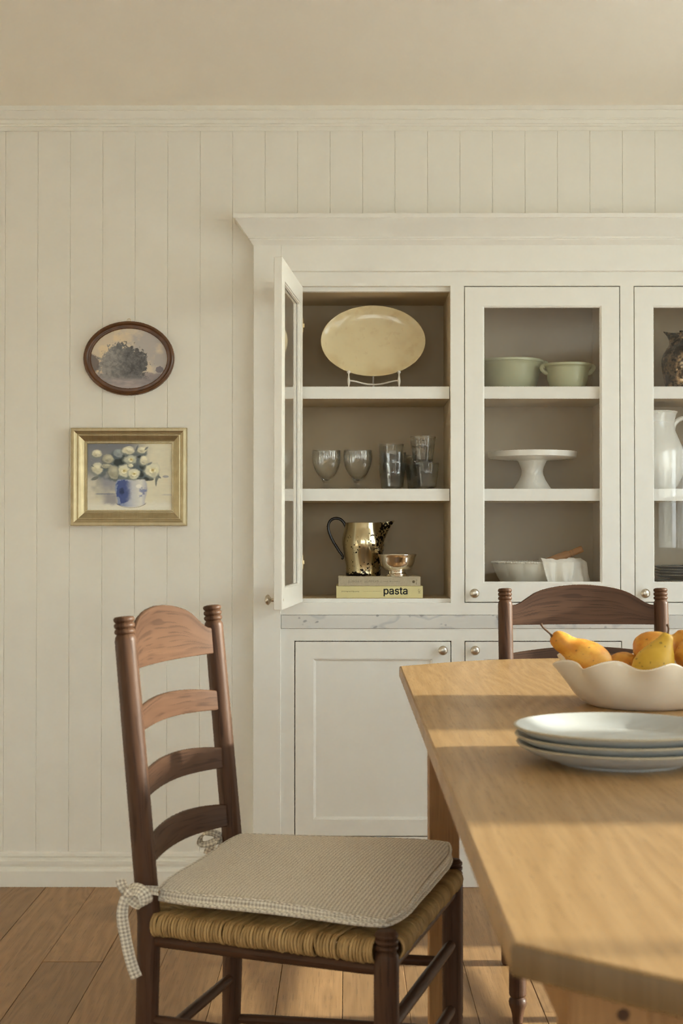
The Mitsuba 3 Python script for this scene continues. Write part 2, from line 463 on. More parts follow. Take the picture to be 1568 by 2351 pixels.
m = cat(box(XL, XR, YB, 0.6, -0.012, -0.001), box(XL, -0.009 - 0.156 * 8, 0.6, D + 0.02, -0.012, -0.001), box(-0.009 + 0.156 * 9, XR, 0.6, D + 0.02, -0.012, -0.001))
add('floor__surround', m, FLOOR, uv=np.zeros((len(m.vertices), 2)))

# cornice of the room, baseboard
cz = lambda py, d: Z(py, WY - d)
structure('trim_1', mouldx([(0.0, cz(297, 0)), (0.010, cz(296, .01)), (0.010, cz(287, .01)), (0.016, cz(285, .016)), (0.018, cz(281, .018)), (0.016, cz(279, .016)), (0.018, cz(276, .02)),
                            (0.021, cz(271, .02)), (0.026, cz(269.5, .026)), (0.026, cz(268.5, .026)), (0.030, cz(266, .03)), (0.036, cz(257, .036)), (0.041, cz(249, .041)), (0.043, cz(248, .043)), (0.047, cz(247.5, .047)), (0.047, CZ + 0.001)], XL, XR, WY), WALL)
bz = lambda py: Z(py, 4.465)
BASE = [(0.0225, 0.0), (0.0225, bz(1997)), (0.019, bz(1995)), (0.013, bz(1992)), (0.0125, bz(1988)), (0.0155, bz(1982)), (0.0155, bz(1975)), (0.009, bz(1972)), (0.009, bz(1968)), (0.011, bz(1964)), (0.009, bz(1959)), (0.004, bz(1956)), (0.002, bz(1955)), (0, bz(1955))]
structure('baseboard_back', mouldx(BASE, XL, X(581, 4.445) + 0.001, WY), WALL)

# ------------------------------------------------------------------ the built-in cabinet
F0 = 4.445                       # face of the casing, proud of the door plane
x_l, x_r = X(581, F0), 1.49
top_z = Z(557, F0)
px = lambda v: X(v, D)
pz = lambda v: Z(v, D)
cab = thing('display_cabinet', 'built-in cream cabinet with glass doors and taupe shelves, under a moulded cornice', 'cabinet')
a, b = px(645), x_r - 0.088
add(cab + '__casing', box(x_l, a, F0, 4.49, 0.0, top_z, 0.0015), CAB)
add(cab + '__casing', box(b, x_r, F0, 4.49, 0.0, top_z, 0.0015), CAB)
add(cab + '__frieze', box(a, b, F0, 4.49, pz(623), top_z, 0.0015), CAB)
# cornice with a return at its left end
cor = [(0.0, 561), (0.004, 557), (0.007, 553), (0.011, 549), (0.012, 546), (0.016, 545), (0.016, 541), (0.019, 539), (0.024, 532), (0.036, 519), (0.046, 508), (0.052, 501), (0.054, 498), (0.060, 497), (0.060, 487)]
cor = np.array([(d, Z(v, F0 - d)) for d, v in cor])
cor = np.vstack([cor, [[0.0, cor[-1, 1]]]])
P = np.array([[[x_l - d, WY, z], [x_l - d, F0 - d, z], [x_r + d, F0 - d, z], [x_r + d, WY, z]] for d, z in cor])
add(cab + '__cornice', trimesh.util.concatenate([grid(P[:, k:k + 2]) for k in range(3)] + [box(x_l + .001, x_r - .001, F0, WY + .01, cor[0, 1], cor[-1, 1] - 0.0005)]), CAB, smooth=25)
bays = [(676, 1035), (1066, 1425), (1456, 1815)]
o_top, o_bot = pz(655), pz(1384)
m_top, m_bot = Z(1412, D), Z(1443, D)
frame = box(a, b, D, D + 0.024, m_top + 0.001, pz(623) + 0.002)
frame = hole(frame, *[box(px(p), px(q), D - 0.1, D + 0.1, o_bot, o_top) for p, q in bays])
add(cab + '__face_frame', frame, CAB)
YS, YK = D + 0.026, 4.787         # front of the shelves, the back panel
z_roof, z_floor = Z(668, YS), Z(1374, YS)
walls = [(px(676) - 0.02, px(676)), (px(1035), px(1066)), (px(1402), px(1456)), (px(1792), px(1815))]
for p, q in walls:
    add(cab + '__partition', box(p, q, D + 0.024, YK, z_floor - 0.02, z_roof + 0.02), INSIDE)
add(cab + '__back_panel', box(walls[0][0], walls[-1][1], YK, YK + 0.012, z_floor - 0.02, z_roof + 0.02), INSIDE)
for (_, p), (q, _) in zip(walls[:-1], walls[1:]):
    add(cab + '__top_panel', cat(box(p, q, D + 0.024, YS + 0.02, z_roof, z_roof + 0.02)), CAB)
    add(cab + '__top_panel', box(p, q, YS + 0.02, YK, z_roof + 0.004, z_roof + 0.02), INSIDE)
    t = add(cab + '__bottom_panel', box(p, q, YS + 0.01, YK, z_floor - 0.02, z_floor), INSIDE)
    add(t + '__edge', box(p, q, D + 0.024, YS + 0.01, z_floor - 0.02, z_floor, 0.0008), CAB)
    for v0, v1 in ((887, 915), (1122, 1150)):
        t = add(cab + '__shelf', box(p + 0.0012, q - 0.002, YS + 0.008, YK - 0.002, Z(v1, YS), Z(v0, YS)), INSIDE)
        add(t + '__edge', box(p + 0.0012, q - 0.002, YS, YS + 0.008, Z(v1, YS), Z(v0, YS), 0.0008), CAB)
shelf1, shelf2 = Z(887, YS), Z(1122, YS)


def glass_door(key, hinge, w, z0, z1, angle, knob_side):
    """A glazed inset door built at the origin, hinged on its left front edge, turned by angle and moved to hinge."""
    t = 0.024
    st, rt, rb = 0.0565, 0.060, 0.0585
    M = trimesh.transformations.rotation_matrix(math.radians(angle), [0, 0, 1])
    M[:3, 3] = hinge
    fr = hole(box(0, w, 0, t, z0, z1, 0.0012), box(st, w - st, -0.1, 0.1, z0 + rb, z1 - rt))
    fr.apply_transform(M)
    d = add(key, fr, CAB)
    ww, hh, cx_, cz_ = w - 2 * st, (z1 - rt) - (z0 + rb), w / 2, ((z1 - rt) + (z0 + rb)) / 2
    bead = ringframe([(-0.0005, -0.003), (0.0015, -0.0035), (0.004, -0.005), (0.0055, -0.008), (0.0055, -0.0115)], ww, hh, cx_, cz_, 0.0)
    bead.apply_transform(M)
    add(d + '__bead', bead, CAB)
    inner = ringframe([(-0.0005, -0.0215), (0.003, -0.0205), (0.004, -0.014)], ww, hh, cx_, cz_, 0.0)
    inner.apply_transform(M)
    add(d + '__glazing_bead', inner, CAB)
    g = box(st - 0.004, w - st + 0.004, 0.0118, 0.0121, z0 + rb - 0.004, z1 - rt + 0.004)
    v = np.array([[st + .003, 0.0125, z0 + rb + .003], [w - st - .003, 0.0125, z0 + rb + .003], [w - st - .003, 0.0125, z1 - rt - .003], [st + .003, 0.0125, z1 - rt - .003]])
    g = trimesh.Trimesh(v, [[0, 1, 2], [0, 2, 3]], process=False)
    g.apply_transform(M)
    add(d + '__glass_pane', g, 'pane_glass', label='clear glass pane')
    kx = w - 0.0275 if knob_side == 'r' else 0.0275
    kp = np.array([kx, 0, z0 + 0.0275, 1])
    knob(d + '__knob', (M @ kp)[:3], (M[:3, :3] @ np.array([0, -1.0, 0])), label='round brushed nickel knob')
    if angle:
        s, _ = lathe([(0.0, 0.0), (0.0035, 0), (0.0033, 0.0012), (0.0, 0.0016)], 16)
        s.apply_transform(trimesh.geometry.align_vectors([0, 0, 1], [0, 1, 0]))
        s.apply_translation([kx, t, z0 + 0.0275])
        s.apply_transform(M)
        add(d + '__screw', weld(s), NICKEL, smooth=40)
    return d, M


W = px(1425) - px(1066) - 0.005
d1, M1 = glass_door(cab + '__door', (px(676) + 0.002, D, 0), W, o_bot + 0.003, o_top - 0.003, -95.0, 'r')
for zz in (Z(745, D), Z(1290, D)):
    kn, _ = tube([[px(694), D + 0.006, zz - 0.022], [px(694), D + 0.006, zz + 0.022]], 0.0035, 10)
    add(d1 + '__hinge', cat(weld(kn), box(px(695), px(699), D + 0.004, D + 0.010, zz - 0.008, zz + 0.006, 0.0008)), BRASS, smooth=30, label='small brass hinge')
for p, q in bays[1:]:
    glass_door(cab + '__door', (px(p) + 0.0025, D + 0.0005, 0), W, o_bot + 0.003, o_top - 0.003, 0.0, 'l')

# worktop and base cabinet
top = thing('marble_worktop', 'white marble worktop with grey veins, along the foot of the glass cabinet', 'worktop')
add(top, box(a + 0.001, b, D - 0.004, 4.80, m_bot, m_top, 0.0015), MARBLE)
base = thing('base_cabinet', 'cream base cabinet with recessed panel doors under the marble worktop', 'cabinet')
lb = [(676, 1036), (1066, 1427), (1457, 1817)]
l_top, l_bot = pz(1471), pz(1919)
fr = hole(box(a, b, D, D + 0.024, 0.0, m_bot - 0.0005), *[box(px(p), px(q), D - 0.1, D + 0.1, l_bot, l_top) for p, q in lb])
add(base + '__face_frame', fr, CAB)
add(base + '__carcass', cat(box(a, b, D + 0.03, D + 0.04, 0.002, m_bot - 0.001)), GAP)
for i, (p, q) in enumerate(lb):
    x0, x1, z0, z1 = px(p) + 0.0025, px(q) - 0.0028, l_bot + 0.003, l_top - 0.003
    st, rt, rb = 0.0570, 0.0535, 0.0510
    fr = hole(box(x0, x1, D, D + 0.022, z0, z1, 0.0012), box(x0 + st, x1 - st, D - 0.1, D + 0.1, z0 + rb, z1 - rt))
    d = add(base + '__door', fr, CAB)
    ww, hh = x1 - x0 - 2 * st, z1 - z0 - rt - rb
    add(d + '__panel', box(x0 + st - 0.004, x1 - st + 0.004, D + 0.010, D + 0.016, z0 + rb - 0.004, z1 - rt + 0.004), CAB)
    add(d + '__bead', ringframe([(-0.0005, -0.002), (0.002, -0.003), (0.0055, -0.0055), (0.0075, -0.0095), (0.0085, -0.0102)], ww, hh, (x0 + x1) / 2, (z0 + rb + z1 - rt) / 2, D), CAB)
    kx = x1 - 0.0255 if i == 0 else x0 + 0.0290
    knob(d + '__knob', (kx, D, z1 - 0.0258), (0, -1, 0), label='round brushed nickel knob')

# ------------------------------------------------------------------ pictures on the wall
def noise2(u, v, s=0, o=4): return meshkit.fbm(np.stack([u, v, np.full_like(u, 0.37)], -1), o, s)


def sstep(a, b, x):
    t = np.clip((x - a) / (b - a), 0, 1)
    return t * t * (3 - 2 * t)


def over(img, col, alpha):
    c = np.array(lin(*col)) if not isinstance(col, np.ndarray) else col
    return img * (1 - alpha[..., None]) + c * alpha[..., None]


def painted(key, img, pts):
    m = grid(pts)
    return add(key, m, PAINT, smooth=True, color=np.clip(img.reshape(-1, 3) / 0.82, 0, 1))


def oval_picture():
    y = WY
    cx_, cz_ = X(295.5, y), Z(822.5, y)
    rx, rz = 104.5 / FPX * y, 85.5 / FPX * y
    t = thing('oval_picture', 'oval landscape print of a dark tree in a brown wooden frame, upper picture', 'picture')
    prof = [(0.0, 0.0), (0.0, 0.010), (0.001, 0.014), (0.004, 0.0175), (0.0075, 0.018), (0.0095, 0.0155), (0.0105, 0.0115), (0.0135, 0.010), (0.0175, 0.011), (0.0205, 0.0105), (0.0225, 0.007), (0.0235, 0.004)]
    th = np.linspace(0, 2 * np.pi, 97)
    P = np.array([[[cx_ + (rx - i) * math.cos(q), y - o, cz_ + (rz - i) * math.sin(q)] for q in th] for i, o in prof])
    add(t + '__frame', weld(grid(P[:, ::-1])), WALNUT, smooth=50)
    ri, rj = rx - 0.0228, rz - 0.0228
    r, q = np.meshgrid(np.linspace(0, 1, 90), np.linspace(0, 2 * np.pi, 241), indexing='ij')
    s, v = r * np.cos(q), r * np.sin(q)
    U, V = s * 1.25, v
    n1, n2, n3 = noise2(U * 3 + 5, V * 3, 1), noise2(U * 11 + 3, V * 11, 2), noise2(U * 30, V * 30 + 9, 3)
    img = np.ones(s.shape + (3,)) * np.array(lin(186, 173, 154))
    img = over(img, (160, 154, 150), sstep(0.42, 0.66, n1 + 0.25 * s + 0.08 * v))
    img = over(img, (206, 186, 152), 0.6 * sstep(0.5, 0.66, noise2(U * 2.4 + 1, V * 3 + 4, 7)) * sstep(0.3, -0.2, s))
    img = over(img, (150, 140, 140), sstep(-0.42, -0.60, v + 0.03 * s + 0.05 * (n2 - 0.5)))
    hill = sstep(0.04, -0.03, v + 0.50 + 0.16 * (s - 0.75) + 0.16 * (n2 - 0.5))
    img = over(img, (128, 120, 122), hill * sstep(0.25, 0.45, s) * 0.8)
    bush = sstep(0.04, -0.04, np.hypot((s - 0.80) / 0.10, (v + 0.37) / 0.11) - 1 + 0.5 * (n3 - 0.5))
    img = over(img, (112, 106, 112), bush)
    crown = np.hypot((s + 0.17) / 0.64, (v + 0.33) / 0.80) - 1
    lump = np.minimum(crown, np.hypot((s - 0.30) / 0.19, (v + 0.10) / 0.34) - 1)
    edge = lump + 0.85 * (n2 - 0.5) + 0.55 * (n3 - 0.5)
    tree = sstep(0.05, -0.06, edge) * sstep(-0.72, -0.58, v + 0.06 * n2)
    tone = np.stack([np.interp(n2 * 0.75 + n3 * 0.25 + 0.30 * sstep(0.0, -0.6, s) - 0.10 * sstep(-.1, .3, s), [0.3, 0.55, 0.85], [c0, c1, c2]) for c0, c1, c2 in zip(lin(70, 69, 70), lin(98, 97, 97), lin(138, 135, 132))], -1)
    img = img * (1 - tree[..., None]) + tone * tree[..., None]
    left = sstep(0.05, -0.05, np.hypot((s + 0.98) / 0.19, (v + 0.18) / 0.33) - 1 + 0.7 * (n3 - 0.5))
    img = over(img, (92, 84, 84), left * 0.9)
    img = over(img, (112, 110, 112), 0.55 * sstep(-0.50, -0.62, v) * sstep(-0.95, -0.80, v) * sstep(0.35, 0.6, noise2(U * 3, V * 14, 5)))
    img = over(img, (168, 158, 152), 0.45 * sstep(0.5, 0.7, noise2(U * 4 + 2, V * 18, 6)) * sstep(-0.6, -0.75, v))
    pts = np.stack([cx_ + s * ri, np.full_like(s, y - 0.0045), cz_ + v * rj], -1)
    painted(t + '__print', img[:, ::-1], pts[:, ::-1])
    ring, _ = tube([[cx_ + 0.0055 * math.cos(q), y - 0.010, cz_ + rz + 0.002 + 0.0055 * math.sin(q)] for q in np.linspace(-0.5, np.pi + 0.5, 20)], 0.0009, 8)
    add(t + '__hanging_ring', weld(ring), BRASS, smooth=True, label='small brass hanging ring')


oval_picture()


def framed_painting():
    y = WY
    x0, x1, z0, z1 = X(165, y), X(430, y), Z(1207, y), Z(983, y)
    w, h, cx_, cz_ = x1 - x0, z1 - z0, (x0 + x1) / 2, (z0 + z1) / 2
    t = thing('framed_painting', 'painting of white roses in a wide gilt frame, below the oval picture', 'picture')
    prof = [(0.0, 0.0), (0.0, 0.024), (0.002, 0.027), (0.010, 0.0275), (0.016, 0.024), (0.019, 0.0235), (0.0205, 0.0205), (0.024, 0.021), (0.030, 0.0185), (0.037, 0.0135), (0.041, 0.012), (0.042, 0.0095), (0.0435, 0.0095), (0.0455, 0.0115), (0.0475, 0.0115), (0.0495, 0.0075), (0.050, 0.005)]
    add(t + '__frame', ringframe(prof, w, h, cx_, cz_, y), GILT, smooth=28)
    # the ornament of tiny beads along the sight edge
    bead, bs = trimesh.creation.icosphere(1, 0.0011), []
    a, b = w / 2 - 0.0485, h / 2 - 0.0485
    for k in np.arange(-b, b, 0.0045):
        bs += [(cx_ - a, cz_ + k), (cx_ + a, cz_ + k)]
    for k in np.arange(-a, a, 0.0045):
        bs += [(cx_ + k, cz_ - b), (cx_ + k, cz_ + b)]
    bl = []
    for bx_, bz_ in bs:
        q = bead.copy(); q.apply_translation([bx_, y - 0.0095, bz_]); bl.append(q)
    add(t + '__bead_edge', cat(*bl), GILT, smooth=True, kind='stuff')
    nu, nv = 300, 240
    u, v = np.meshgrid(np.linspace(0, 1, nu), np.linspace(0, 1, nv), indexing='ij')       # v from the top
    n1, n2, n3 = noise2(u * 4, v * 4, 11), noise2(u * 12, v * 12, 12), noise2(u * 40, v * 34, 13)
    st = noise2(u * 9 + 3 * n1, v * 30 + 3 * n1, 14)
    img = np.ones((nu, nv, 3)) * np.array(lin(198, 193, 172))
    shade = sstep(0.75, 0.5, u + 0.25 * (n1 - 0.5)) * sstep(0.95, 0.25, v + 0.5 * (n1 - 0.5)) * 0.95
    img = over(img, (112, 115, 121), np.clip(shade + 0.25 * (n2 - 0.5), 0, 1))
    img = over(img, (104, 108, 116), 0.8 * sstep(0.62, 0.3, u + 0.3 * (n2 - .5)) * sstep(0.22, 0.0, v + 0.1 * (n2 - .5)))
    img = over(img, (122, 124, 138), 0.8 * sstep(0.10, 0.22, u) * sstep(0.40, 0.28, u + 0.1 * (n2 - .5)) * sstep(0.45, 0.55, v) * sstep(0.80, 0.6, v + 0.3 * (n1 - .5)))
    img = over(img, (198, 194, 180), 0.75 * sstep(0.12, 0.02, u + 0.16 * (n2 - 0.5)) * sstep(0.4, 0.6, v))
    img = over(img, (205, 203, 190), 0.9 * sstep(0.83, 0.95, v + 0.16 * (n2 - 0.5)))
    img = over(img, (120, 120, 132), 0.8 * sstep(0.13, 0.25, u) * sstep(0.40, 0.32, u) * sstep(0.78, 0.84, v + .1 * n2) * sstep(0.95, 0.88, v + 0.1 * (n2 - .5)))
    img = over(img, (92, 98, 122), 0.7 * np.exp(-((v - 0.757) / 0.008) ** 2) * sstep(0.08, 0.12, u) * sstep(0.36, 0.3, u))
    img = over(img, (160, 158, 156), 0.6 * np.exp(-((v - 0.77) / 0.010) ** 2) * sstep(0.86, 0.92, u))
    img = over(img, (140, 140, 144), 0.8 * sstep(0.6, 0.4, np.hypot((u - 0.93) / 0.06, (v - 0.495) / 0.03) + .8 * (n2 - .5)))

    def blob(cu, cv, ru, rv, col, soft=0.25, rough=0.5, k=1.0, rot=0.0):
        nonlocal img
        du, dv = u - cu, (v - cv)
        c_, s_ = math.cos(rot), math.sin(rot)
        q = np.hypot((du * c_ + dv * s_) / ru, (-du * s_ + dv * c_) / rv) + rough * (n2 - 0.5) + 0.35 * rough * (n3 - 0.5)
        img = over(img, col, k * sstep(1 + soft, 1 - soft, q))

    # greenery behind the roses
    for c in [(0.36, 0.22, .12, .10), (0.44, 0.26, .10, .12), (0.58, 0.24, .10, .14), (0.28, 0.36, .14, .06), (0.50, 0.42, .20, .10), (0.66, 0.40, .10, .12), (0.60, 0.50, .16, .06), (0.42, 0.52, .2, .05), (0.72, 0.50, .06, .05), (.66, .13, .05, .06), (0.17, .42, .06, .1)]:
        blob(*c, (70, 84, 92), 0.35, 0.8, 0.8)
    for c in [(0.365, 0.28, .055, .06), (0.40, 0.20, .03, .06), (0.62, 0.20, .03, .02), (0.66, 0.34, .04, .05), (0.63, 0.46, .04, .05), (0.70, 0.53, .035, .03), (0.75, 0.535, .04, .02), (0.56, 0.53, .09, .018), (.345, .5, .03, .02), (.42, .24, .03, .08)]:
        blob(*c, (34, 42, 40), 0.3, 0.8, 0.9)
    for c in [(0.09, 0.52, .05, .022, -.5), (0.83, 0.51, .018, .06, .2), (0.815, 0.57, .012, .07, 0), (0.85, 0.50, .03, .014, .8)]:
        blob(*c[:4], (96, 100, 96), 0.3, 0.5, 0.9, c[4])
    # vase
    def wv(vv): return np.interp(vv, [0.545, 0.60, 0.68, 0.78, 0.86, 0.92, 0.955], [0.165, 0.185, 0.192, 0.178, 0.160, 0.165, 0.05])
    inside = sstep(0.012, -0.012, np.abs(u - 0.52) - wv(v)) * sstep(0.525, 0.55, v) * sstep(0.965, 0.945, v)
    col = np.stack([np.interp((u - 0.34) / 0.37, [0, 0.25, 0.55, 0.8, 1], c) for c in zip(lin(120, 132, 160), lin(128, 138, 166), lin(176, 178, 182), lin(198, 198, 192), lin(150, 152, 164))], -1)
    img = img * (1 - inside[..., None]) + col * inside[..., None]
    pat = inside * sstep(0.50, 0.60, n2 + 0.45 * np.exp(-(((u - 0.44) / 0.075) ** 2 + ((v - 0.73) / 0.13) ** 2)) - 0.02)
    img = over(img, (48, 66, 122), 0.92 * pat * sstep(0.60, 0.5, u + 0.1 * n2))
    img = over(img, (34, 46, 84), 0.9 * inside * sstep(0.62, 0.72, n1 * 0.4 + n3 * 0.2 + 0.5 * np.exp(-(((u - 0.41) / 0.06) ** 2 + ((v - 0.72) / 0.12) ** 2))))
    img = over(img, (98, 110, 150), 0.8 * inside * sstep(0.55, 0.62, n2) * sstep(0.58, 0.64, u))
    img = over(img, (214, 213, 208), 0.9 * inside * sstep(1.2, 0.7, np.hypot((u - 0.61) / 0.035, (v - 0.64) / 0.03)))
    img = over(img, (90, 84, 70), 0.8 * np.exp(-((np.hypot((u - 0.52) / 0.185, (v - 0.86) / 0.105) - 1) / 0.03) ** 2) * sstep(0.88, 0.91, v))
    # roses: a shaded outer cup, lit petals, a warm heart
    R = [(0.115, 0.15, .060, .055, 0), (0.245, 0.225, .070, .070, 1), (0.36, 0.145, .060, .065, 2), (0.495, 0.10, .072, .060, 0), (0.645, 0.09, .060, .050, 0), (0.52, 0.24, .075, .075, 3), (0.675, 0.25, .060, .065, 0), (0.115, 0.37, .066, .090, 0),
         (0.23, 0.335, .06, .03, 1), (0.315, 0.43, .070, .098, 1), (0.435, 0.41, .072, .098, 4), (0.555, 0.455, .066, .080, 4), (0.775, 0.40, .082, .105, 4), (0.515, 0.33, .03, .025, 0)]
    prr = np.random.default_rng(5)
    for cu, cv, ru, rv, kind in R:
        body = [(196, 192, 172), (158, 156, 140), (132, 140, 144), (172, 174, 160), (204, 201, 180)][kind]
        blob(cu - 0.008, cv + 0.014, ru * 1.06, rv * 1.06, tuple(int(c * f) for c, f in zip(body, (0.60, 0.64, 0.66))), 0.3, 0.9, 0.9)
        blob(cu, cv, ru * 0.96, rv * 0.96, body, 0.2, 0.9, 0.9)
        for q in range(11):
            th, d = prr.random() * 6.283, 0.25 + 0.5 * prr.random()
            du, dv = math.cos(th) * ru * d, math.sin(th) * rv * d
            f = 0.98 - 0.22 * dv / rv + 0.12 * (prr.random() - 0.5) + 0.06 * du / ru
            blob(cu + du, cv + dv, ru * (0.30 + 0.2 * prr.random()), rv * (0.12 + 0.12 * prr.random()), tuple(min(250, int(c * f * g)) for c, g in zip(body, (1.0, 1.0, 0.97))), 0.35, 0.9, 0.7, th + 1.57)
        if kind in (3, 4):
            blob(cu + 0.02 * ru, cv, ru * 0.42, rv * 0.34, (188, 178, 128), 0.5, 1.0, 0.75, 0.6)
            blob(cu, cv - 0.04 * rv, ru * 0.16, rv * 0.12, (150, 128, 58), 0.5, 0.9, 0.8, 0.4)
            for q in range(3):
                th = prr.random() * 6.283
                blob(cu + math.cos(th) * ru * 0.34, cv + math.sin(th) * rv * 0.34, ru * 0.24, rv * 0.09, (226, 222, 200), 0.4, 0.8, 0.8, th + 1.57)
        elif kind in (1, 0):
            blob(cu + 0.1 * ru, cv - 0.3 * rv, ru * 0.5, rv * 0.26, tuple(min(255, c + 18) for c in body), 0.5, 0.9, 0.7, prr.random() - 0.5)
    for c in [(0.70, 0.07, .03, .012, -0.9), (0.585, 0.07, .012, .05, 0.3), (0.74, 0.30, .035, .014, -.7), (0.06, 0.335, .02, .009, .6)]:
        blob(*c[:4], (88, 94, 100), 0.4, 0.4, 0.8, c[4])
    img = img * (0.94 + 0.14 * st)[..., None]
    pw, ph = w / 2 - 0.0495, h / 2 - 0.0495
    pts = np.stack([cx_ - pw + 2 * pw * u, np.full_like(u, y - 0.006), cz_ + ph - 2 * ph * v], -1)
    painted(t + '__canvas', img[:, ::-1], pts[:, ::-1])


framed_painting()

# ------------------------------------------------------------------ first bay: platter on its stand
y = 4.60
t = thing('serving_platter', 'cream oval platter with worn glaze standing upright on the top left shelf', 'platter')
pc = np.array([X(856.5, y), y, Z(783, y)])
rx, rz = 120.5 / FPX * y, 84.0 / FPX * y
lean = math.radians(8)
prof = [(0.0, 0.010), (0.3, 0.0098), (0.5, 0.0090), (0.62, 0.0078), (0.72, 0.0058), (0.80, 0.0032), (0.87, -0.0002), (0.93, -0.0042), (0.985, -0.009), (1.0, -0.0085), (0.995, -0.005), (0.9, 0.004), (0.8, 0.009), (0.7, 0.015), (0.0, 0.017)]
th = np.linspace(0, 2 * np.pi, 97)
P = np.array([[[rx * r * math.cos(q), d, rz * r * math.sin(q)] for q in th] for r, d in prof])
uv = np.repeat([[r, 0.0] for r, _ in prof], 97, 0)
P = P.reshape(-1, 3) @ trimesh.transformations.rotation_matrix(-lean, [1, 0, 0])[:3, :3].T + pc
add(t, grid(P.reshape(len(prof), 97, 3)[:, ::-1]), PLATTER, smooth=True, uv=uv)
s = thing('plate_stand', 'white enamelled wire stand with ball tips holding the oval platter', 'plate stand')
zb = shelf1
for pxx in (800.5, 916):
    x = X(pxx, 4.565)
    c = 1 if pxx < 850 else -1
    foot, _ = tube(spline([[x, 4.545, zb + 0.002], [x, 4.548, zb + 0.015], [x, 4.552, zb + 0.035], [x, 4.556, zb + 0.050]], 14), [0.0022, 0.0022, 0.0026, 0.0033, 0.004, 0.0045, 0.0047, 0.0046, 0.0042, 0.0036, 0.003, 0.0025, 0.0022, 0.002], 12)
    ball = trimesh.creation.icosphere(2, 0.0060); ball.apply_translation([x, 4.5565, zb + 0.0545])
    add(s + '__prong', weld(foot), STAND, smooth=True)
    add(s + '__ball', ball, STAND, smooth=True)
    arm, _ = tube(spline([[x, 4.556, zb + 0.026], [x + c * 0.012, 4.565, zb + 0.0265], [x + c * 0.045, 4.585, zb + 0.021], [X(857, 4.6), 4.60, zb + 0.019]], 16), 0.0028, 10)
    add(s + '__arm', weld(arm), STAND, smooth=True)
xm = X(857, 4.64)
rod, _ = tube(spline([[xm, 4.700, zb + 0.002], [xm, 4.68, zb + 0.02], [xm, 4.64, zb + 0.08], [xm, 4.648, zb + 0.17], [xm, 4.655, zb + 0.264]], 24), 0.0032, 10)
add(s + '__back_rod', weld(rod), STAND, smooth=True)
leg, _ = tube([[xm, 4.602, zb + 0.0195], [xm, 4.606, zb + 0.01], [xm, 4.612, zb + 0.001]], 0.0032, 10)
add(s + '__leg', weld(leg), STAND, smooth=True)
ball = trimesh.creation.icosphere(2, 0.0058); ball.apply_translation([xm, 4.655, zb + 0.268])
add(s + '__ball', ball, STAND, smooth=True)

# goblets and tumblers
def ribs(P, a):
    k = np.clip((P[..., 2] - 0.03) / 0.03, 0, 1) * (np.hypot(P[..., 0], P[..., 1]) > 0.02)
    s = 1 + 0.016 * k * np.cos(28 * a)
    return P * np.stack([s, s, np.ones_like(s)], -1)


gob = [(0.0, 0.0004), (0.0255, 0.0004), (0.0275, 0.0016), (0.0272, 0.0036), (0.0250, 0.0052), (0.0165, 0.0085), (0.0110, 0.0120), (0.0095, 0.0165), (0.0112, 0.0225), (0.020, 0.034), (0.032, 0.052), (0.041, 0.072), (0.0455, 0.092), (0.0462, 0.108), (0.0445, 0.124), (0.0435, 0.1265), (0.0425, 0.1265), (0.0418, 0.124),
       (0.0432, 0.108), (0.0427, 0.092), (0.0382, 0.073), (0.0290, 0.053), (0.016, 0.037), (0.006, 0.031), (0.0, 0.030)]
gm, _ = lathe(gob, 84, fn=ribs, sharp=75)
gobply = mikit.ply(weld(gm), 'table_glass', smooth=50)
tum = [(0.0, 0.0), (0.029, 0.0), (0.0315, 0.002), (0.0345, 0.030), (0.0368, 0.0495), (0.0388, 0.0510), (0.0385, 0.0530), (0.0392, 0.064), (0.0412, 0.083), (0.0412, 0.0848), (0.0400, 0.0848), (0.0378, 0.064), (0.0360, 0.0515), (0.0328, 0.030), (0.0300, 0.009), (0.026, 0.006), (0.0, 0.006)]
tm, _ = lathe(tum, 48, sharp=75)
tumply = mikit.ply(weld(tm), 'table_glass', smooth=35)
for i, (pxx, lab) in enumerate(((749.5, 'left ribbed glass goblet on the middle shelf, nearest the open door'), (821.5, 'right ribbed glass goblet on the middle shelf, beside the tumblers'))):
    k = thing('goblet', lab, 'goblet', 'ribbed goblets on the middle shelf')
    scene[k] = dict(gobply, to_world=T().translate([X(pxx, 4.56), 4.56, shelf2]))
stacks = [((903, 4.545), [(0, 'lower clear glass tumbler of the front left stack beside the goblets'), (0.034, 'upper clear glass tumbler nested in the front left stack')]),
          ((898, 4.655), [(0, 'bottom clear glass tumbler of the rear left stack of three'), (0.034, 'middle clear glass tumbler of the rear left stack of three'), (0.068, 'top clear glass tumbler of the rear left stack of three')]),
          ((979, 4.545), [(0, 'clear glass tumbler at the far right of the middle shelf, under another')]),
          ((971, 4.548), [(0.0858, 'clear glass tumbler standing on top of the right tumbler, highest of all')]),
          ((958, 4.665), [(0, 'lower clear glass tumbler of the rear right pair, behind the right stack'), (0.034, 'upper clear glass tumbler of the rear right pair, behind the right stack')])]
for (pxx, yy), hs in stacks:
    for h, lab in hs:
        k = thing('tumbler', lab, 'tumbler', 'glass tumblers stacked on the middle shelf')
        scene[k] = dict(tumply, to_world=T().translate([X(pxx, yy), yy, shelf2 + h]))


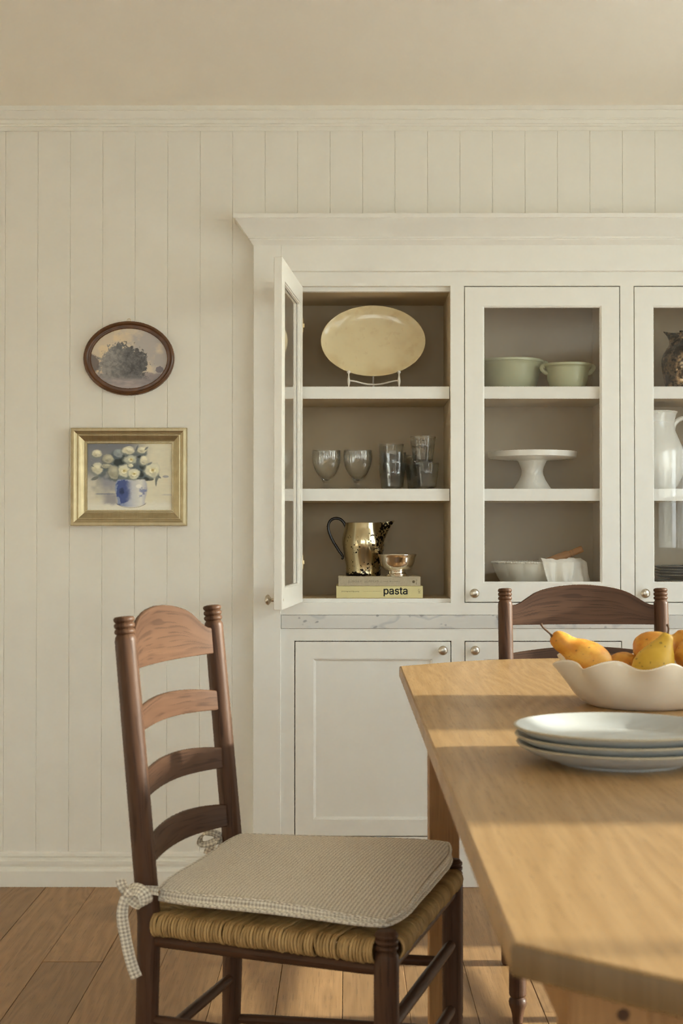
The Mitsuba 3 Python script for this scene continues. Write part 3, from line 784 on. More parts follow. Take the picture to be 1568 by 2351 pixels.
# books, pitcher, silver bowl
def text(s, width, x, yy, z, h=0.01, bold=False, center=False, slant=0.0, spacing=None):
    """Lettering on a face towards -y; its width is fitted, its baseline at z."""
    if spacing:
        ms, at = [], 0.0
        for ch in s:
            if ch == ' ':
                at += 0.55 * h + spacing; continue
            m = meshkit.text_mesh(ch, h, 0.0003, bold)
            m.apply_translation([at - m.bounds[0][0], 0, 0])
            at = m.bounds[1][0] + spacing
            ms.append(m)
        m = trimesh.util.concatenate(ms)
    else:
        m = meshkit.text_mesh(s, h, 0.0003, bold)
    v = m.vertices.copy()
    v[:, 0] -= v[:, 0].min()
    k = width / v[:, 0].max()
    v[:, :2] *= k
    v[:, 0] += slant * v[:, 1]
    return trimesh.Trimesh(np.stack([x + v[:, 0], yy - v[:, 2], z + v[:, 1]], -1), m.faces, process=False)


def book(name, lab, x0, x1, z0, z1, y0, depth, mat):
    t = thing(name, lab, 'book', 'cookbooks stacked on the cabinet floor')
    c = 0.0025
    cover = cat(box(x0, x1, y0, y0 + c * 1.6, z0, z1, 0.0008), box(x0, x1, y0 + c, y0 + depth, z0, z0 + c, 0.0006), box(x0, x1, y0 + c, y0 + depth, z1 - c, z1, 0.0006))
    add(t + '__cover', cover, mat)
    add(t + '__pages', box(x0 + 0.003, x1 - 0.003, y0 + c * 1.6, y0 + depth - 0.003, z0 + c, z1 - c), PAGES)
    return t


yb = 4.503
bx = lambda v: X(v, yb)
bz_ = lambda v: Z(v, yb)
b1z0, b1z1 = z_floor + 0.0003, bz_(1345.5)
t1 = book('cookbook', 'thick pale yellow cookbook titled pasta, lying under the other cookbook', bx(772), bx(970.5), b1z0, b1z1, yb, 0.225, BOOK1)
add(t1 + '__title', text('pasta', bx(935.5) - bx(880.5), bx(880.5), yb, bz_(1364), bold=True), INK, label='bold black title reading pasta')
add(t1 + '__author', text('Robbins and Baiocchi', bx(825) - bx(785), bx(784), yb, bz_(1359), h=0.004, slant=0.22), BROWNINK)
add(t1 + '__rule', box(bx(831), bx(876), yb - 0.0002, yb + 0.001, bz_(1357.5), bz_(1357.2)), BROWNINK)
ring = trimesh.creation.annulus(0.0032, 0.0039, 0.0004, sections=32)
ring.apply_transform(trimesh.transformations.rotation_matrix(math.pi / 2, [1, 0, 0]))
ring.apply_translation([bx(962), yb, bz_(1356)])
add(t1 + '__emblem', cat(ring, text('4', 0.0026, bx(961.1), yb, bz_(1357.6), h=0.003), box(bx(960), bx(965), yb - 0.0003, yb, bz_(1361.6), bz_(1361)), box(bx(962.1), bx(962.7), yb - 0.0003, yb, bz_(1361), bz_(1358.5))), BROWNINK)
b2z0, b2z1 = b1z1 + 0.0003, bz_(1324)
t2 = book('cookbook', 'grey linen cookbook titled Sunday Suppers, lying on the yellow cookbook', bx(776.5), bx(965.5), b2z0, b2z1, yb + 0.003, 0.215, BOOK2)
add(t2 + '__title', text('SUNDAY SUPPERS', bx(870) - bx(800), bx(799.5), yb + 0.003, bz_(1337.2), h=0.006, spacing=0.0022), BROWNINK)
add(t2 + '__author', text('KAREN MORDECHAI', bx(918) - bx(879), bx(878.5), yb + 0.003, bz_(1336.3), h=0.003, spacing=0.001), BROWNINK)
add(t2 + '__rule', box(bx(874), bx(874.5), yb + 0.0028, yb + 0.004, bz_(1339), bz_(1331)), BROWNINK)
em = trimesh.creation.icosphere(2, 0.0042)
em.apply_scale([1, 0.08, 1.05]); em.apply_translation([bx(949.5), yb + 0.003, bz_(1335.4)])
add(t2 + '__emblem', cat(em, *[box(bx(955.2), bx(956.4), yb + 0.0026, yb + 0.004, bz_(v + 1.6), bz_(v)) for v in np.arange(1330, 1340, 2.4)]), BROWNINK)

t = thing('metal_pitcher', 'tarnished gold metal pitcher with a black handle, standing on the cookbooks', 'pitcher')
yp = 4.625
pzz = b2z1 + 0.0004
xp = X(834, yp)


def spout(P, a):
    z = P[..., 2]
    lift = np.clip((z - 0.105) / 0.067, 0, 1)
    near = np.exp(-((np.minimum(a, 2 * np.pi - a)) / 0.36) ** 2)
    r = np.hypot(P[..., 0], P[..., 1])
    P = P.copy()
    P[..., 0] += 0.043 * lift ** 1.6 * near * (r > 0.03)
    P[..., 1] *= 1 - 0.35 * lift * np.exp(-((np.minimum(a, 2 * np.pi - a)) / 0.6) ** 2)
    P[..., 2] += 0.006 * lift ** 3 * near
    return P


prof = [(0.0, 0.0), (0.0555, 0.0), (0.0572, 0.002), (0.0568, 0.02), (0.0590, 0.045), (0.0645, 0.075), (0.0690, 0.1), (0.0685, 0.118), (0.0645, 0.140), (0.0605, 0.158), (0.0592, 0.1722), (0.0582, 0.1728), (0.0574, 0.1718), (0.0590, 0.158), (0.063, 0.14), (0.067, 0.115), (0.063, 0.08), (0.055, 0.03), (0.0, 0.006)]
prof = spline(prof[2:10], 26).tolist()
prof = [(0.0, 0.0), (0.0555, 0.0)] + prof + [(0.0592, 0.1722), (0.0582, 0.1728), (0.0574, 0.1718), (0.0590, 0.158), (0.063, 0.14), (0.067, 0.115), (0.063, 0.08), (0.055, 0.03), (0.0, 0.006)]
m, _ = lathe(prof, 96, fn=spout, at=(xp, yp, pzz), sharp=60)
add(t + '__body', weld(m), TARN, smooth=50)
hp = [(330, 235), (300, 185), (255, 138), (200, 121), (140, 132), (98, 175), (82, 245), (100, 330), (150, 440), (205, 530), (255, 605), (283, 650), (282, 672), (268, 688)]
hp = spline([[X(740 + q / 6.03, yp), yp, Z(1170 + r / 6.03, yp)] for q, r in hp], 48)
m, _ = tube(hp, np.interp(np.linspace(0, 1, 48), [0, 0.1, 0.5, 0.9, 1], [0.0058, 0.0048, 0.0044, 0.0046, 0.003]), 12)
add(t + '__handle', weld(m), BLACK, smooth=True, label='black looped handle')
t = thing('silver_bowl', 'small footed silver bowl on the grey cookbook, beside the pitcher', 'bowl')
ys = 4.537
sb = [(0.0, 0.0), (0.0355, 0.0), (0.0362, 0.0012), (0.0350, 0.0035), (0.0320, 0.0050), (0.0315, 0.0070), (0.0285, 0.0090), (0.0268, 0.0125), (0.0262, 0.0165), (0.0290, 0.0185), (0.0370, 0.0205), (0.0455, 0.0265), (0.0520, 0.0360), (0.0560, 0.0480), (0.0580, 0.0590), (0.0605, 0.0660), (0.0625, 0.0690), (0.0622, 0.0702), (0.0608, 0.0698), (0.0565, 0.0600), (0.0540, 0.0480), (0.0500, 0.0375), (0.0440, 0.0290), (0.036, 0.0230), (0.0, 0.021)]
m, _ = lathe(sb, 72, at=(X(911.5, ys), ys, b2z1 + 0.0004), sharp=50)
add(t, weld(m), SILVER, smooth=40)


# ------------------------------------------------------------------ second bay
def lug(key, cx_, cy_, cz_, r, sgn, s, mat):
    p = spline([[cx_ + sgn * r * 0.80, cy_ - 0.004, cz_ - 0.030 * s], [cx_ + sgn * (r * 1.0), cy_ - 0.004, cz_ - 0.024 * s], [cx_ + sgn * (r * 1.08), cy_ - 0.004, cz_ - 0.012 * s], [cx_ + sgn * (r * 0.94), cy_ - 0.004, cz_ - 0.008 * s]], 16)
    m, _ = tube(p, np.interp(np.linspace(0, 1, 16), [0, 0.5, 1], [0.0085 * s, 0.0065 * s, 0.0085 * s]), 12)
    add(key, weld(m), mat, smooth=True)


for nm, lab, pxx, yy, rr, rb, h, s in (('mixing_bowl', 'large sage green mixing bowl at the left of the top shelf behind glass', 1171, 4.660, 0.1115, 0.078, 0.103, 1.1), ('mixing_bowl', 'smaller sage green mixing bowl with lug handles, right of the large green bowl', 1303.5, 4.574, 0.0785, 0.053, 0.081, 0.95)):
    t = thing(nm, lab, 'bowl', 'sage green bowls on the top shelf')
    c = (X(pxx, yy), yy, shelf1 + 0.0003)
    pr = [(0.0, 0.0), (rb, 0.0), (rb + 0.002, 0.002), (rb + (rr - rb) * 0.45, h * 0.38), (rr - 0.010, h * 0.80), (rr - 0.005, h - 0.010), (rr - 0.001, h - 0.0085), (rr, h - 0.005), (rr - 0.001, h - 0.0012), (rr - 0.0045, h), (rr - 0.008, h - 0.0025), (rr - 0.016, h * 0.75), (rb, h * 0.25), (rb - 0.02, 0.012), (0.0, 0.010)]
    m, _ = lathe(pr, 72, at=c, sharp=60)
    add(t + '__body', weld(m), GREEN, smooth=50)
    for sg in (-1, 1):
        lug(t + '__handle', c[0], c[1], c[2] + h, rr, sg, s, GREEN)

t = thing('cake_stand', 'white ceramic cake stand with a flared foot on the middle shelf behind glass', 'cake stand')
yc = 4.6365
h = Z(1032, 4.49) - shelf2
cs = [(0.0, 0.0), (0.062, 0.0), (0.0625, 0.003), (0.056, 0.012), (0.043, 0.033), (0.0355, 0.052), (0.0345, 0.062), (0.037, 0.074), (0.046, h - 0.030), (0.060, h - 0.024), (0.105, h - 0.0235), (0.125, h - 0.0215), (0.139, h - 0.0205), (0.1435, h - 0.0175), (0.1455, h - 0.001), (0.145, h), (0.1435, h - 0.0005), (0.142, h - 0.006), (0.0, h - 0.007)]
m, _ = lathe(cs, 96, at=(X(1222, yc), yc, shelf2 + 0.0003), sharp=48)
add(t, weld(m), WHITE, smooth=40)

t = thing('scalloped_bowl', 'cream fluted oval bowl with a roped rim on the cabinet floor behind glass', 'bowl')
yc = 4.625
bc = np.array([X(1236, yc), yc, z_floor + 0.0003])
BH = 0.112


def flute(P, a):
    P = P.copy()
    k = np.clip(P[..., 2] / 0.05, 0, 1)
    s = 1 + 0.030 * k * np.abs(np.cos(7 * a)) ** 0.7
    P[..., 0] *= s * 1.42
    P[..., 1] *= s
    return P


pr = [(0.0, 0.0), (0.064, 0.0), (0.066, 0.003), (0.078, 0.03), (0.094, 0.07), (0.103, BH - 0.006), (0.104, BH), (0.100, BH), (0.090, 0.07), (0.070, 0.02), (0.0, 0.01)]
m, _ = lathe(pr, 168, fn=flute, at=bc, sharp=60)
add(t + '__body', weld(m), CREAM, smooth=50)
q = np.linspace(0, 2 * np.pi, 400)
k = 0.104 * (1 + 0.030 * np.abs(np.cos(7 * q)) ** 0.7)
rim = np.stack([bc[0] + 1.42 * k * np.cos(q), bc[1] + k * np.sin(q), np.full_like(q, bc[2] + BH)], -1)
m, _ = tube(rim, 0.0034 * (1 + 0.30 * np.sin(q * 110 / 2 * 2)), 10, cap=False)
add(t + '__rope_rim', weld(m), CREAM, smooth=True, label='roped rim of the bowl')

# cloth over the bowl's right front, and a rolling pin standing in the bowl
t = thing('linen_cloth', 'white linen cloth draped over the right side of the cream bowl', 'cloth')
ns, nw = 70, 60
su, wu = np.meshgrid(np.linspace(0, 1, ns), np.linspace(-1, 1, nw), indexing='ij')
ang = -0.95 + 0.72 * wu + 0.30 * np.clip(-wu, 0, 1) * su ** 1.5                                           # where along the rim
rimr = 0.110 + 0.006 * np.cos(3 * wu)
fold = 0.009 * np.sin(9 * wu + 5 * su + 1) + 0.005 * np.sin(19 * wu + 3 * su + 2.0)
out = np.interp(su, [0, 0.2, 0.32, 0.42, 0.7, 1.0], [-0.035, -0.016, -0.002, 0.009, 0.012, 0.010])
hgt = np.interp(su, [0, 0.2, 0.32, 0.42, 0.7, 1.0], [BH - 0.004, BH + 0.012, BH + 0.013, BH + 0.002, 0.052, 0.003])
hgt = hgt + (0.004 * np.sin(6 * wu + 1) + 0.003 * np.sin(17 * wu)) * np.clip(1 - su * 1.6, 0, 1) + np.clip(wu - 0.55, 0, 1) * 0.05 * np.clip(su - .35, 0, 1) * 2
rr = rimr + out + fold * np.clip(su * 2 - 0.4, 0, 1) * 1.0
yk = np.clip(bc[1] + rr * 1.02 * np.sin(ang), D + 0.034, None)
xk = bc[0] + 1.42 * rr * np.cos(ang) * 0.97
Pc = np.stack([xk, yk, bc[2] + hgt], -1)
add(t, cat(grid(Pc), grid((Pc + np.array([-0.0012, 0.0012, -0.0008]))[:, ::-1])), LINEN, smooth=True)
t = thing('rolling_pin', 'brown wooden rolling pin leaning out of the cream bowl over the cloth', 'rolling pin')
e1, e0 = np.array([X(1337, 4.60), 4.60, Z(1259.5, 4.60)]), np.array([X(1200, 4.64), 4.64, Z(1316, 4.64)])
dirv = (e1 - e0) / np.linalg.norm(e1 - e0)
s_ = np.array([0.0, 0.02, 0.12, 0.148, 0.155, 0.16, 0.19, 0.197, 0.199])
L = np.linalg.norm(e1 - e0)
pth = [e0 + dirv * L * f for f in s_ / s_[-1]]
m, _ = tube(pth, [0.013, 0.016, 0.016, 0.0145, 0.0105, 0.0105, 0.0112, 0.0108, 0.0095], 24)
add(t + '__body', weld(m), PIN, smooth=45)
for f in (0.845, 0.80):
    m, _ = tube([e0 + dirv * L * (f - 0.0015), e0 + dirv * L * (f + 0.0015)], 0.0112, 24)
    add(t + '__ring', weld(m), PINK, smooth=45)

# ------------------------------------------------------------------ third bay
t = thing('lidded_jug', 'tarnished silver lidded jug on the top shelf at the right edge', 'jug')
yj = 4.62
jc = (X(1566, yj), yj, shelf1 + 0.0003)


def jspout(P, a):
    z = P[..., 2]
    lift = np.clip((z - 0.150) / 0.035, 0, 1)
    d = np.abs(a - np.pi)
    near = np.exp(-(d / 0.42) ** 2)
    r = np.hypot(P[..., 0], P[..., 1])
    P = P.copy()
    P[..., 0] -= 0.024 * lift ** 1.5 * near * (r > 0.02)
    P[..., 1] *= 1 - 0.4 * lift * np.exp(-(d / 0.7) ** 2)
    P[..., 2] += 0.007 * lift ** 2 * near
    return P


pr = spline([(0.0655, 0.002), (0.0640, 0.008), (0.0600, 0.014), (0.0605, 0.05), (0.0650, 0.085), (0.0640, 0.105), (0.056, 0.125), (0.0465, 0.140), (0.0405, 0.152), (0.0355, 0.166), (0.0345, 0.178), (0.0375, 0.186)], 44).tolist()
pr = [(0.0, 0.0), (0.065, 0.0)] + pr + [(0.036, 0.1862), (0.033, 0.178), (0.034, 0.165), (0.0, 0.16)]
m, _ = lathe(pr, 80, fn=jspout, at=jc, sharp=60)
add(t + '__body', weld(m), JUG, smooth=50)
m, _ = lathe([(0.0, 0.176), (0.030, 0.1755), (0.033, 0.179), (0.024, 0.185), (0.012, 0.1865), (0.004, 0.187), (0.0035, 0.190), (0.0075, 0.193), (0.0070, 0.196), (0.0, 0.1975)], 40, at=jc, sharp=50)
add(t + '__lid', weld(m), JUG, smooth=40)
m, _ = lathe([(0.0495, 0.1375), (0.0482, 0.1400), (0.0452, 0.1415)], 60, at=jc)
add(t + '__collar', weld(m), JUG, smooth=True)
m, _ = tube(spline([[jc[0] + 0.034, yj, jc[2] + 0.176], [jc[0] + 0.062, yj, jc[2] + 0.186], [jc[0] + 0.098, yj, jc[2] + 0.15], [jc[0] + 0.092, yj, jc[2] + 0.09], [jc[0] + 0.061, yj, jc[2] + 0.055]], 30), 0.0045, 10)
add(t + '__handle', weld(m), JUG, smooth=True)

t = thing('ceramic_pitcher', 'white ceramic pitcher with a wide mouth on the middle shelf at the right edge', 'pitcher')
yc = 4.625
c = (X(1500, yc), yc, shelf2 + 0.0003)
h = Z(942, 4.56) - shelf2
pr = spline([(0.070, 0.002), (0.086, 0.03), (0.099, 0.075), (0.098, 0.115), (0.084, 0.160), (0.070, 0.195), (0.0665, 0.215), (0.071, h - 0.012), (0.078, h - 0.002)], 40).tolist()
pr = [(0.0, 0.0), (0.068, 0.0)] + pr + [(0.0775, h), (0.0755, h - 0.001), (0.064, 0.21), (0.08, 0.15), (0.0, 0.14)]


def lip(P, a):
    P = P.copy()
    k = np.clip((P[..., 2] - 0.20) / 0.05, 0, 1) ** 1.5 * np.exp(-((a - np.pi) / 0.5) ** 2)
    P[..., 0] -= 0.02 * k
    return P


m, _ = lathe(pr, 80, fn=lip, at=c, sharp=60)
add(t + '__body', weld(m), WHITE, smooth=50)
m, _ = tube(spline([[c[0] + 0.064, yc, c[2] + 0.197], [c[0] + 0.078, yc, c[2] + 0.226], [c[0] + 0.108, yc, c[2] + 0.236], [c[0] + 0.138, yc, c[2] + 0.20], [c[0] + 0.136, yc, c[2] + 0.15], [c[0] + 0.094, yc, c[2] + 0.115]], 36), np.interp(np.linspace(0, 1, 36), [0, 0.5, 1], [0.0085, 0.0065, 0.0085]), 12)
add(t + '__handle', weld(m), WHITE, smooth=True)

yc = 4.63
pr = [(0.0, 0.0), (0.070, 0.0), (0.074, 0.0035), (0.100, 0.0045), (0.118, 0.0105), (0.1262, 0.0135)]
rm = [(0.1262, 0.0135), (0.1275, 0.0145), (0.1262, 0.0155), (0.1235, 0.0150)]
ins = [(0.1235, 0.0150), (0.115, 0.012), (0.098, 0.0065), (0.0, 0.0062)]
m1, _ = lathe(pr + ins[0:0], 72, sharp=60)
m2, _ = lathe(ins, 72, sharp=60)
pb = mikit.ply(weld(cat(m1, m2)), SLATE, smooth=50)
m3_, _ = lathe(rm, 72, sharp=90)
pm = mikit.ply(weld(m3_), RIM, smooth=True)
ordn = ['lowest', 'second from the bottom', 'third from the bottom', 'fourth from the bottom', 'fifth from the bottom', 'sixth from the bottom', 'seventh from the bottom', 'second from the top', 'topmost']
zs = np.cumsum([0, 0.0098, 0.0098, 0.0098, 0.0098, 0.0185, 0.0098, 0.0090, 0.0095])
for i in range(9):
    k = thing('dark_plate', f'dark slate plate, {ordn[i]} of the stack behind the right glass door', 'plate', 'dark plates stacked on the cabinet floor')
    tw = T().translate([X(1588, yc) + 0.001 * math.sin(i * 2.3), yc, z_floor + 0.0003 + zs[i]])
    scene[k + '__body'] = dict(pb, to_world=tw)
    scene[k + '__rim'] = dict(pm, to_world=tw)
    labels[k + '__rim'] = {'label': 'paler unglazed rim'}


# ------------------------------------------------------------------ ladder-back chairs (built once, facing +x, then placed twice)
WB, WF, DP, RAKE, ZT, ZF = 0.412, 0.511, 0.430, 0.0949, 0.967, 0.4815
CH = []       # (part name, ply dict, label, child of the last part without a parent?)


def part(name, mu, mat=DARK, label=None, smooth=True, kind=None):
    m, uv = mu
    CH.append((name, mikit.ply(m, mat, smooth=smooth, uv=uv + rng.random(2) * 9 if mat == DARK else uv), label, kind))


def bx_at(z): return -DP / 2 - max(0.0, z - 0.45) * RAKE - 0.010 * max(0.0, 0.45 - z) / 0.45


def post(side):
    z = np.concatenate([[0.0, 0.004, 0.03], np.linspace(0.06, ZT - 0.0415, 34), [ZT - 0.036, ZT - 0.0325, ZT - 0.031]])
    r = np.interp(z, [0, 0.004, 0.03, 0.25, 0.45, 0.75, ZT - 0.0415, ZT - 0.036, ZT - 0.0325, ZT - 0.031], [0.014, 0.0165, 0.0175, 0.0195, 0.020, 0.0195, 0.0188, 0.0180, 0.0160, 0.0150])
    ze, re = [], []
    for k in range(3):                                                # three turned rings
        z0 = ZT - 0.0305 + 0.0102 * k
        for q in np.linspace(-0.9, 0.9, 7):
            ze.append(z0 + 0.0048 + 0.0049 * math.sin(q * math.pi / 2)); re.append(0.0142 + 0.0042 * math.cos(q * math.pi / 2))
    ze += [ZT + 0.0004, ZT + 0.0006]; re += [0.010, 0.004]
    z, r = np.concatenate([z, ze]), np.concatenate([r, re])
    return tube(np.stack([[bx_at(q) for q in z], np.full(len(z), side * WB / 2), z], -1), r, 24)


def foreleg(side):
    prof = [(0.0105, 0.0), (0.0115, 0.003), (0.0125, 0.016), (0.0155, 0.030), (0.0195, 0.041), (0.0205, 0.048), (0.0190, 0.055), (0.0150, 0.0585), (0.0148, 0.0600), (0.0185, 0.0625), (0.0198, 0.068), (0.0198, 0.160),
            (0.0185, 0.163), (0.0200, 0.168), (0.0180, 0.173), (0.0200, 0.178), (0.0185, 0.184), (0.0200, 0.188), (0.0202, 0.30), (0.0203, 0.42), (0.0198, ZF - 0.041), (0.0175, ZF - 0.036), (0.0150, ZF - 0.0335), (0.0150, ZF - 0.0325)]
    for k in range(3):
        z0 = ZF - 0.0322 + 0.0095 * k
        for q in np.linspace(-0.9, 0.9, 7):
            prof.append((0.0150 + 0.0043 * math.cos(q * math.pi / 2), z0 + 0.0046 + 0.0046 * math.sin(q * math.pi / 2)))
    prof += [(0.0155, ZF - 0.0020), (0.012, ZF - 0.0005), (0.006, ZF)]
    prof = np.array(prof)
    return tube(np.stack([np.full(len(prof), DP / 2), np.full(len(prof), side * WF / 2), prof[:, 1]], -1), prof[:, 0], 24)


part('back_post', post(-1)); part('back_post', post(1)); part('front_leg', foreleg(-1)); part('front_leg', foreleg(1))


def slat(z0, z1, crest, arch, crown):
    """A curved back slat between the posts; bottom z0, top z1 at its ends."""
    n = 41
    u = np.linspace(-1, 1, n)
    half = WB / 2 - 0.008
    if crown:
        rise = np.interp(np.abs(u), [0, 0.1, 0.176, 0.30, 0.435, 0.54, 0.64, 0.72, 0.787, 0.85, 0.9, 1.0], [1.0, 0.995, 0.97, 0.925, 0.84, 0.745, 0.60, 0.42, 0.255, 0.12, 0.045, 0.0])
    else:
        rise = np.cos(u * math.pi / 2) ** 0.85
    ztop, zbot = z1 + crest * rise, z0 + arch * np.cos(u * math.pi / 2)
    S = []
    for k in range(n):
        bow = -0.024 * (1 - u[k] ** 2)
        w, h = 0.0095, ztop[k] - zbot[k]
        o = rrect(w, h, 0.0022)
        zc = (ztop[k] + zbot[k]) / 2
        S.append([[bx_at(zc + q) + bow + p, half * u[k], zc + q] for p, q in o])
    return loft(S, half * (u + 1))


part('top_slat', slat(0.872, 0.922, 0.054, 0.0, True))
part('slat', slat(0.760, 0.797, 0.017, 0.008, False))
part('slat', slat(0.646, 0.685, 0.017, 0.008, False))
part('slat', slat(0.532, 0.573, 0.017, 0.008, False))


def rung(p, q, r=0.0105, swell=0.0):
    t = np.linspace(0, 1, 13)
    P = np.array(p)[None] * (1 - t[:, None]) + np.array(q)[None] * t[:, None]
    return tube(P, r * np.interp(t, [0, 0.06, 0.5, 0.94, 1], [0.78, 0.93, 1.0 + swell, 0.93, 0.78]), 16)


bp, fp = lambda s, z: (bx_at(z), s * WB / 2, z), lambda s, z: (DP / 2, s * WF / 2, z)
for s_ in (-1, 1):
    part('seat_rail', rung(bp(s_, 0.419), fp(s_, 0.419), 0.0125))
part('seat_rail', rung(fp(-1, 0.419), fp(1, 0.419), 0.0125)); part('seat_rail', rung(bp(-1, 0.419), bp(1, 0.419), 0.0125))
for s_ in (-1, 1):
    part('stretcher', rung(bp(s_, 0.283), fp(s_, 0.283), 0.0105)); part('stretcher', rung(bp(s_, 0.150), fp(s_, 0.150), 0.0105))
part('stretcher', rung(fp(-1, 0.320), fp(1, 0.320), 0.0115)); part('stretcher', rung(fp(-1, 0.196), fp(1, 0.196), 0.0115))
part('stretcher', rung(bp(-1, 0.232), bp(1, 0.232), 0.0105))

# the woven rush seat: every strand wraps a rail and runs to the diagonal
C4 = np.array([[-DP / 2, -WB / 2], [DP / 2, -WF / 2], [DP / 2, WF / 2], [-DP / 2, WB / 2]])
ctr = C4.mean(0)
sm, su_ = [], []
sid = 0
for k in range(4):
    A, B = C4[k], C4[(k + 1) % 4]
    L = np.linalg.norm(B - A)
    e = (B - A) / L
    nrm = np.array([e[1], -e[0]])
    n = int((L - 0.030) / 0.0056)
    for i in range(n):
        f = (0.015 + (i + 0.5) * (L - 0.030) / n) / L
        P0 = A + (B - A) * f
        depth = np.linalg.norm(ctr - (A + B) / 2) * (1 - abs(2 * f - 1)) * 0.98 + 0.012
        jit = rng.normal(0, 0.0008, 3)
        zc, ro = 0.4475 + 0.0008 * math.sin(i * 0.37 + k), 0.0175 + jit[0]
        pts = [P0 - nrm * min(depth, 0.05), P0 - nrm * 0.004]
        pts = [[*pts[0], zc - ro * 0.85], [*pts[1], zc - ro]]
        for q in np.linspace(-1.2, 1.2, 7):
            w = e * (jit[1] * 1.0 * math.sin(q * 1.5 + jit[2] * 900))
            pts.append([*(P0 + nrm * (0.006 + ro * math.cos(q)) + w), zc + ro * math.sin(q)])
        pts.append([*(P0 - nrm * depth * 0.5), zc + ro * 0.9]); pts.append([*(P0 - nrm * depth), zc + ro * 0.45])
        m, uv = tube(pts, 0.0026 + 0.0004 * rng.random(), 6, cap=False)
        uv[:, 1] = sid + 0.5
        sid += 1
        sm.append(m); su_.append(uv)
m = box(-DP / 2 + 0.01, DP / 2 - 0.01, -WB / 2 + 0.01, WB / 2 - 0.01, 0.438, 0.454)
sm.append(m); su_.append(np.zeros((len(m.vertices), 2)))
part('rush_seat', (cat(*sm), np.vstack(su_)), RUSH, 'woven golden rush seat', True, 'stuff')

chairs = [((-0.0721, 2.5553), -0.2809, 'dark oak ladder-back chair with a checked cushion, in front at the left'),
          ((0.6339, 3.452), -1.5229, 'dark oak ladder-back chair behind the far end of the table')]
for (cx_, cy_), yw, lab in chairs:
    t = thing('dining_chair', lab, 'chair', 'ladder-back chairs around the table')
    tw = T().translate([cx_, cy_, 0]).rotate([0, 0, 1], math.degrees(yw))
    for name, d, lb_, kind in CH:
        add(f'{t}__{name}', d, None, label=lb_, kind=kind, to_world=tw)
CW = T().translate([chairs[0][0][0], chairs[0][0][1], 0]).rotate([0, 0, 1], math.degrees(chairs[0][1]))
CWM = np.array(CW.matrix, float).reshape(4, 4)

# cushion on the near chair
t = thing('seat_cushion', 'thin grey and cream gingham cushion tied to the near chair', 'cushion')
n = 56
uu, vv = np.meshgrid(np.linspace(-1, 1, n), np.linspace(-1, 1, n), indexing='ij')
back, front = -DP / 2 + 0.012, DP / 2 + 0.010


def square(u, v):
    """The cushion's outline: a rounded trapezium over the unit square."""
    x = (back + front) / 2 + (front - back) / 2 * u
    w = (WB / 2 + 0.002) + (WF / 2 + 0.002 - (WB / 2 + 0.002)) * (u + 1) / 2
    r = np.maximum(np.abs(u), np.abs(v))
    cor = np.clip((np.abs(u) + np.abs(v) - 1.55) / 0.45, 0, 1) ** 2
    k = np.where(u < 0, 0.008, 0.018)
    return x - k * cor * np.sign(u), w * v - k * cor * np.sign(v)


xx, yy_ = square(uu, vv)
edge = np.maximum(np.abs(uu), np.abs(vv))
puff = (1 - edge ** 8) * 0.004 + (1 - uu ** 2) * (1 - vv ** 2) * 0.004 + 0.0012 * np.sin(uu * 7 + vv * 3) * (1 - edge ** 4)
sag = 0.0015 * np.sin(3.1 * uu + 0.7) + 0.0015 * np.sin(4.3 * vv + 1.9 * uu) - 0.012 * np.clip(uu - 0.55, 0, 1) * (1 - np.abs(vv))
zt = 0.5115 + puff + sag + 0.005 * vv - 0.011 * np.clip(uu, 0, 1) * np.clip(-vv, 0, 1)
zb = 0.4835 - 0.010 * (1 - edge ** 4) + sag * 0.6 + 0.003 * (vv + 1)
topg, botg = grid(np.stack([xx, yy_, zt], -1)), grid(np.stack([xx, yy_, zb], -1)[:, ::-1])
uvt = np.stack([xx, yy_], -1).reshape(-1, 2)
uvb = np.stack([xx, yy_], -1)[:, ::-1].reshape(-1, 2)
loop = [(i, 0) for i in range(n)] + [(n - 1, j) for j in range(1, n)] + [(i, n - 1) for i in range(n - 2, -1, -1)] + [(0, j) for j in range(n - 2, -1, -1)]
lt = np.array([[xx[i, j], yy_[i, j], zt[i, j]] for i, j in loop])
lb2 = np.array([[xx[i, j], yy_[i, j], zb[i, j]] for i, j in loop])
nr = lt[:, :2] - lt[:, :2].mean(0)
nr /= np.linalg.norm(nr, axis=1, keepdims=True)
side = []
for f in np.linspace(0, 1, 7):
    q = lt * (1 - f) + lb2 * f
    q[:, :2] += nr * 0.0045 * math.sin(math.pi * f)
    side.append(q)
per = np.concatenate([[0], np.cumsum(np.linalg.norm(np.diff(lt, axis=0), axis=1))])
sg = grid(np.array(side))
uvs = np.stack([np.broadcast_to(per, (7, len(per))), np.repeat(np.linspace(0, 0.02, 7)[:, None], len(per), 1)], -1).reshape(-1, 2)
m = cat(topg, botg, sg)
m.apply_transform(CWM)
add(t + '__pad', m, GING, smooth=True, uv=np.vstack([uvt, uvb, uvs]))
for f, rr_, nm in ((0.80, 0.0036, 'piping'), (0.06, 0.0022, 'piping')):
    q = lt * (1 - f) + lb2 * f
    q[:, :2] += nr * 0.0045
    m, uv = tube(q, rr_, 10, cap=False)
    m.apply_transform(CWM)
    add(f'{t}__{nm}', m, GING, smooth=True, uv=np.stack([uv[:, 0] + uv[:, 1] * 1.0, uv[:, 1] - uv[:, 0] * 0.5], -1))


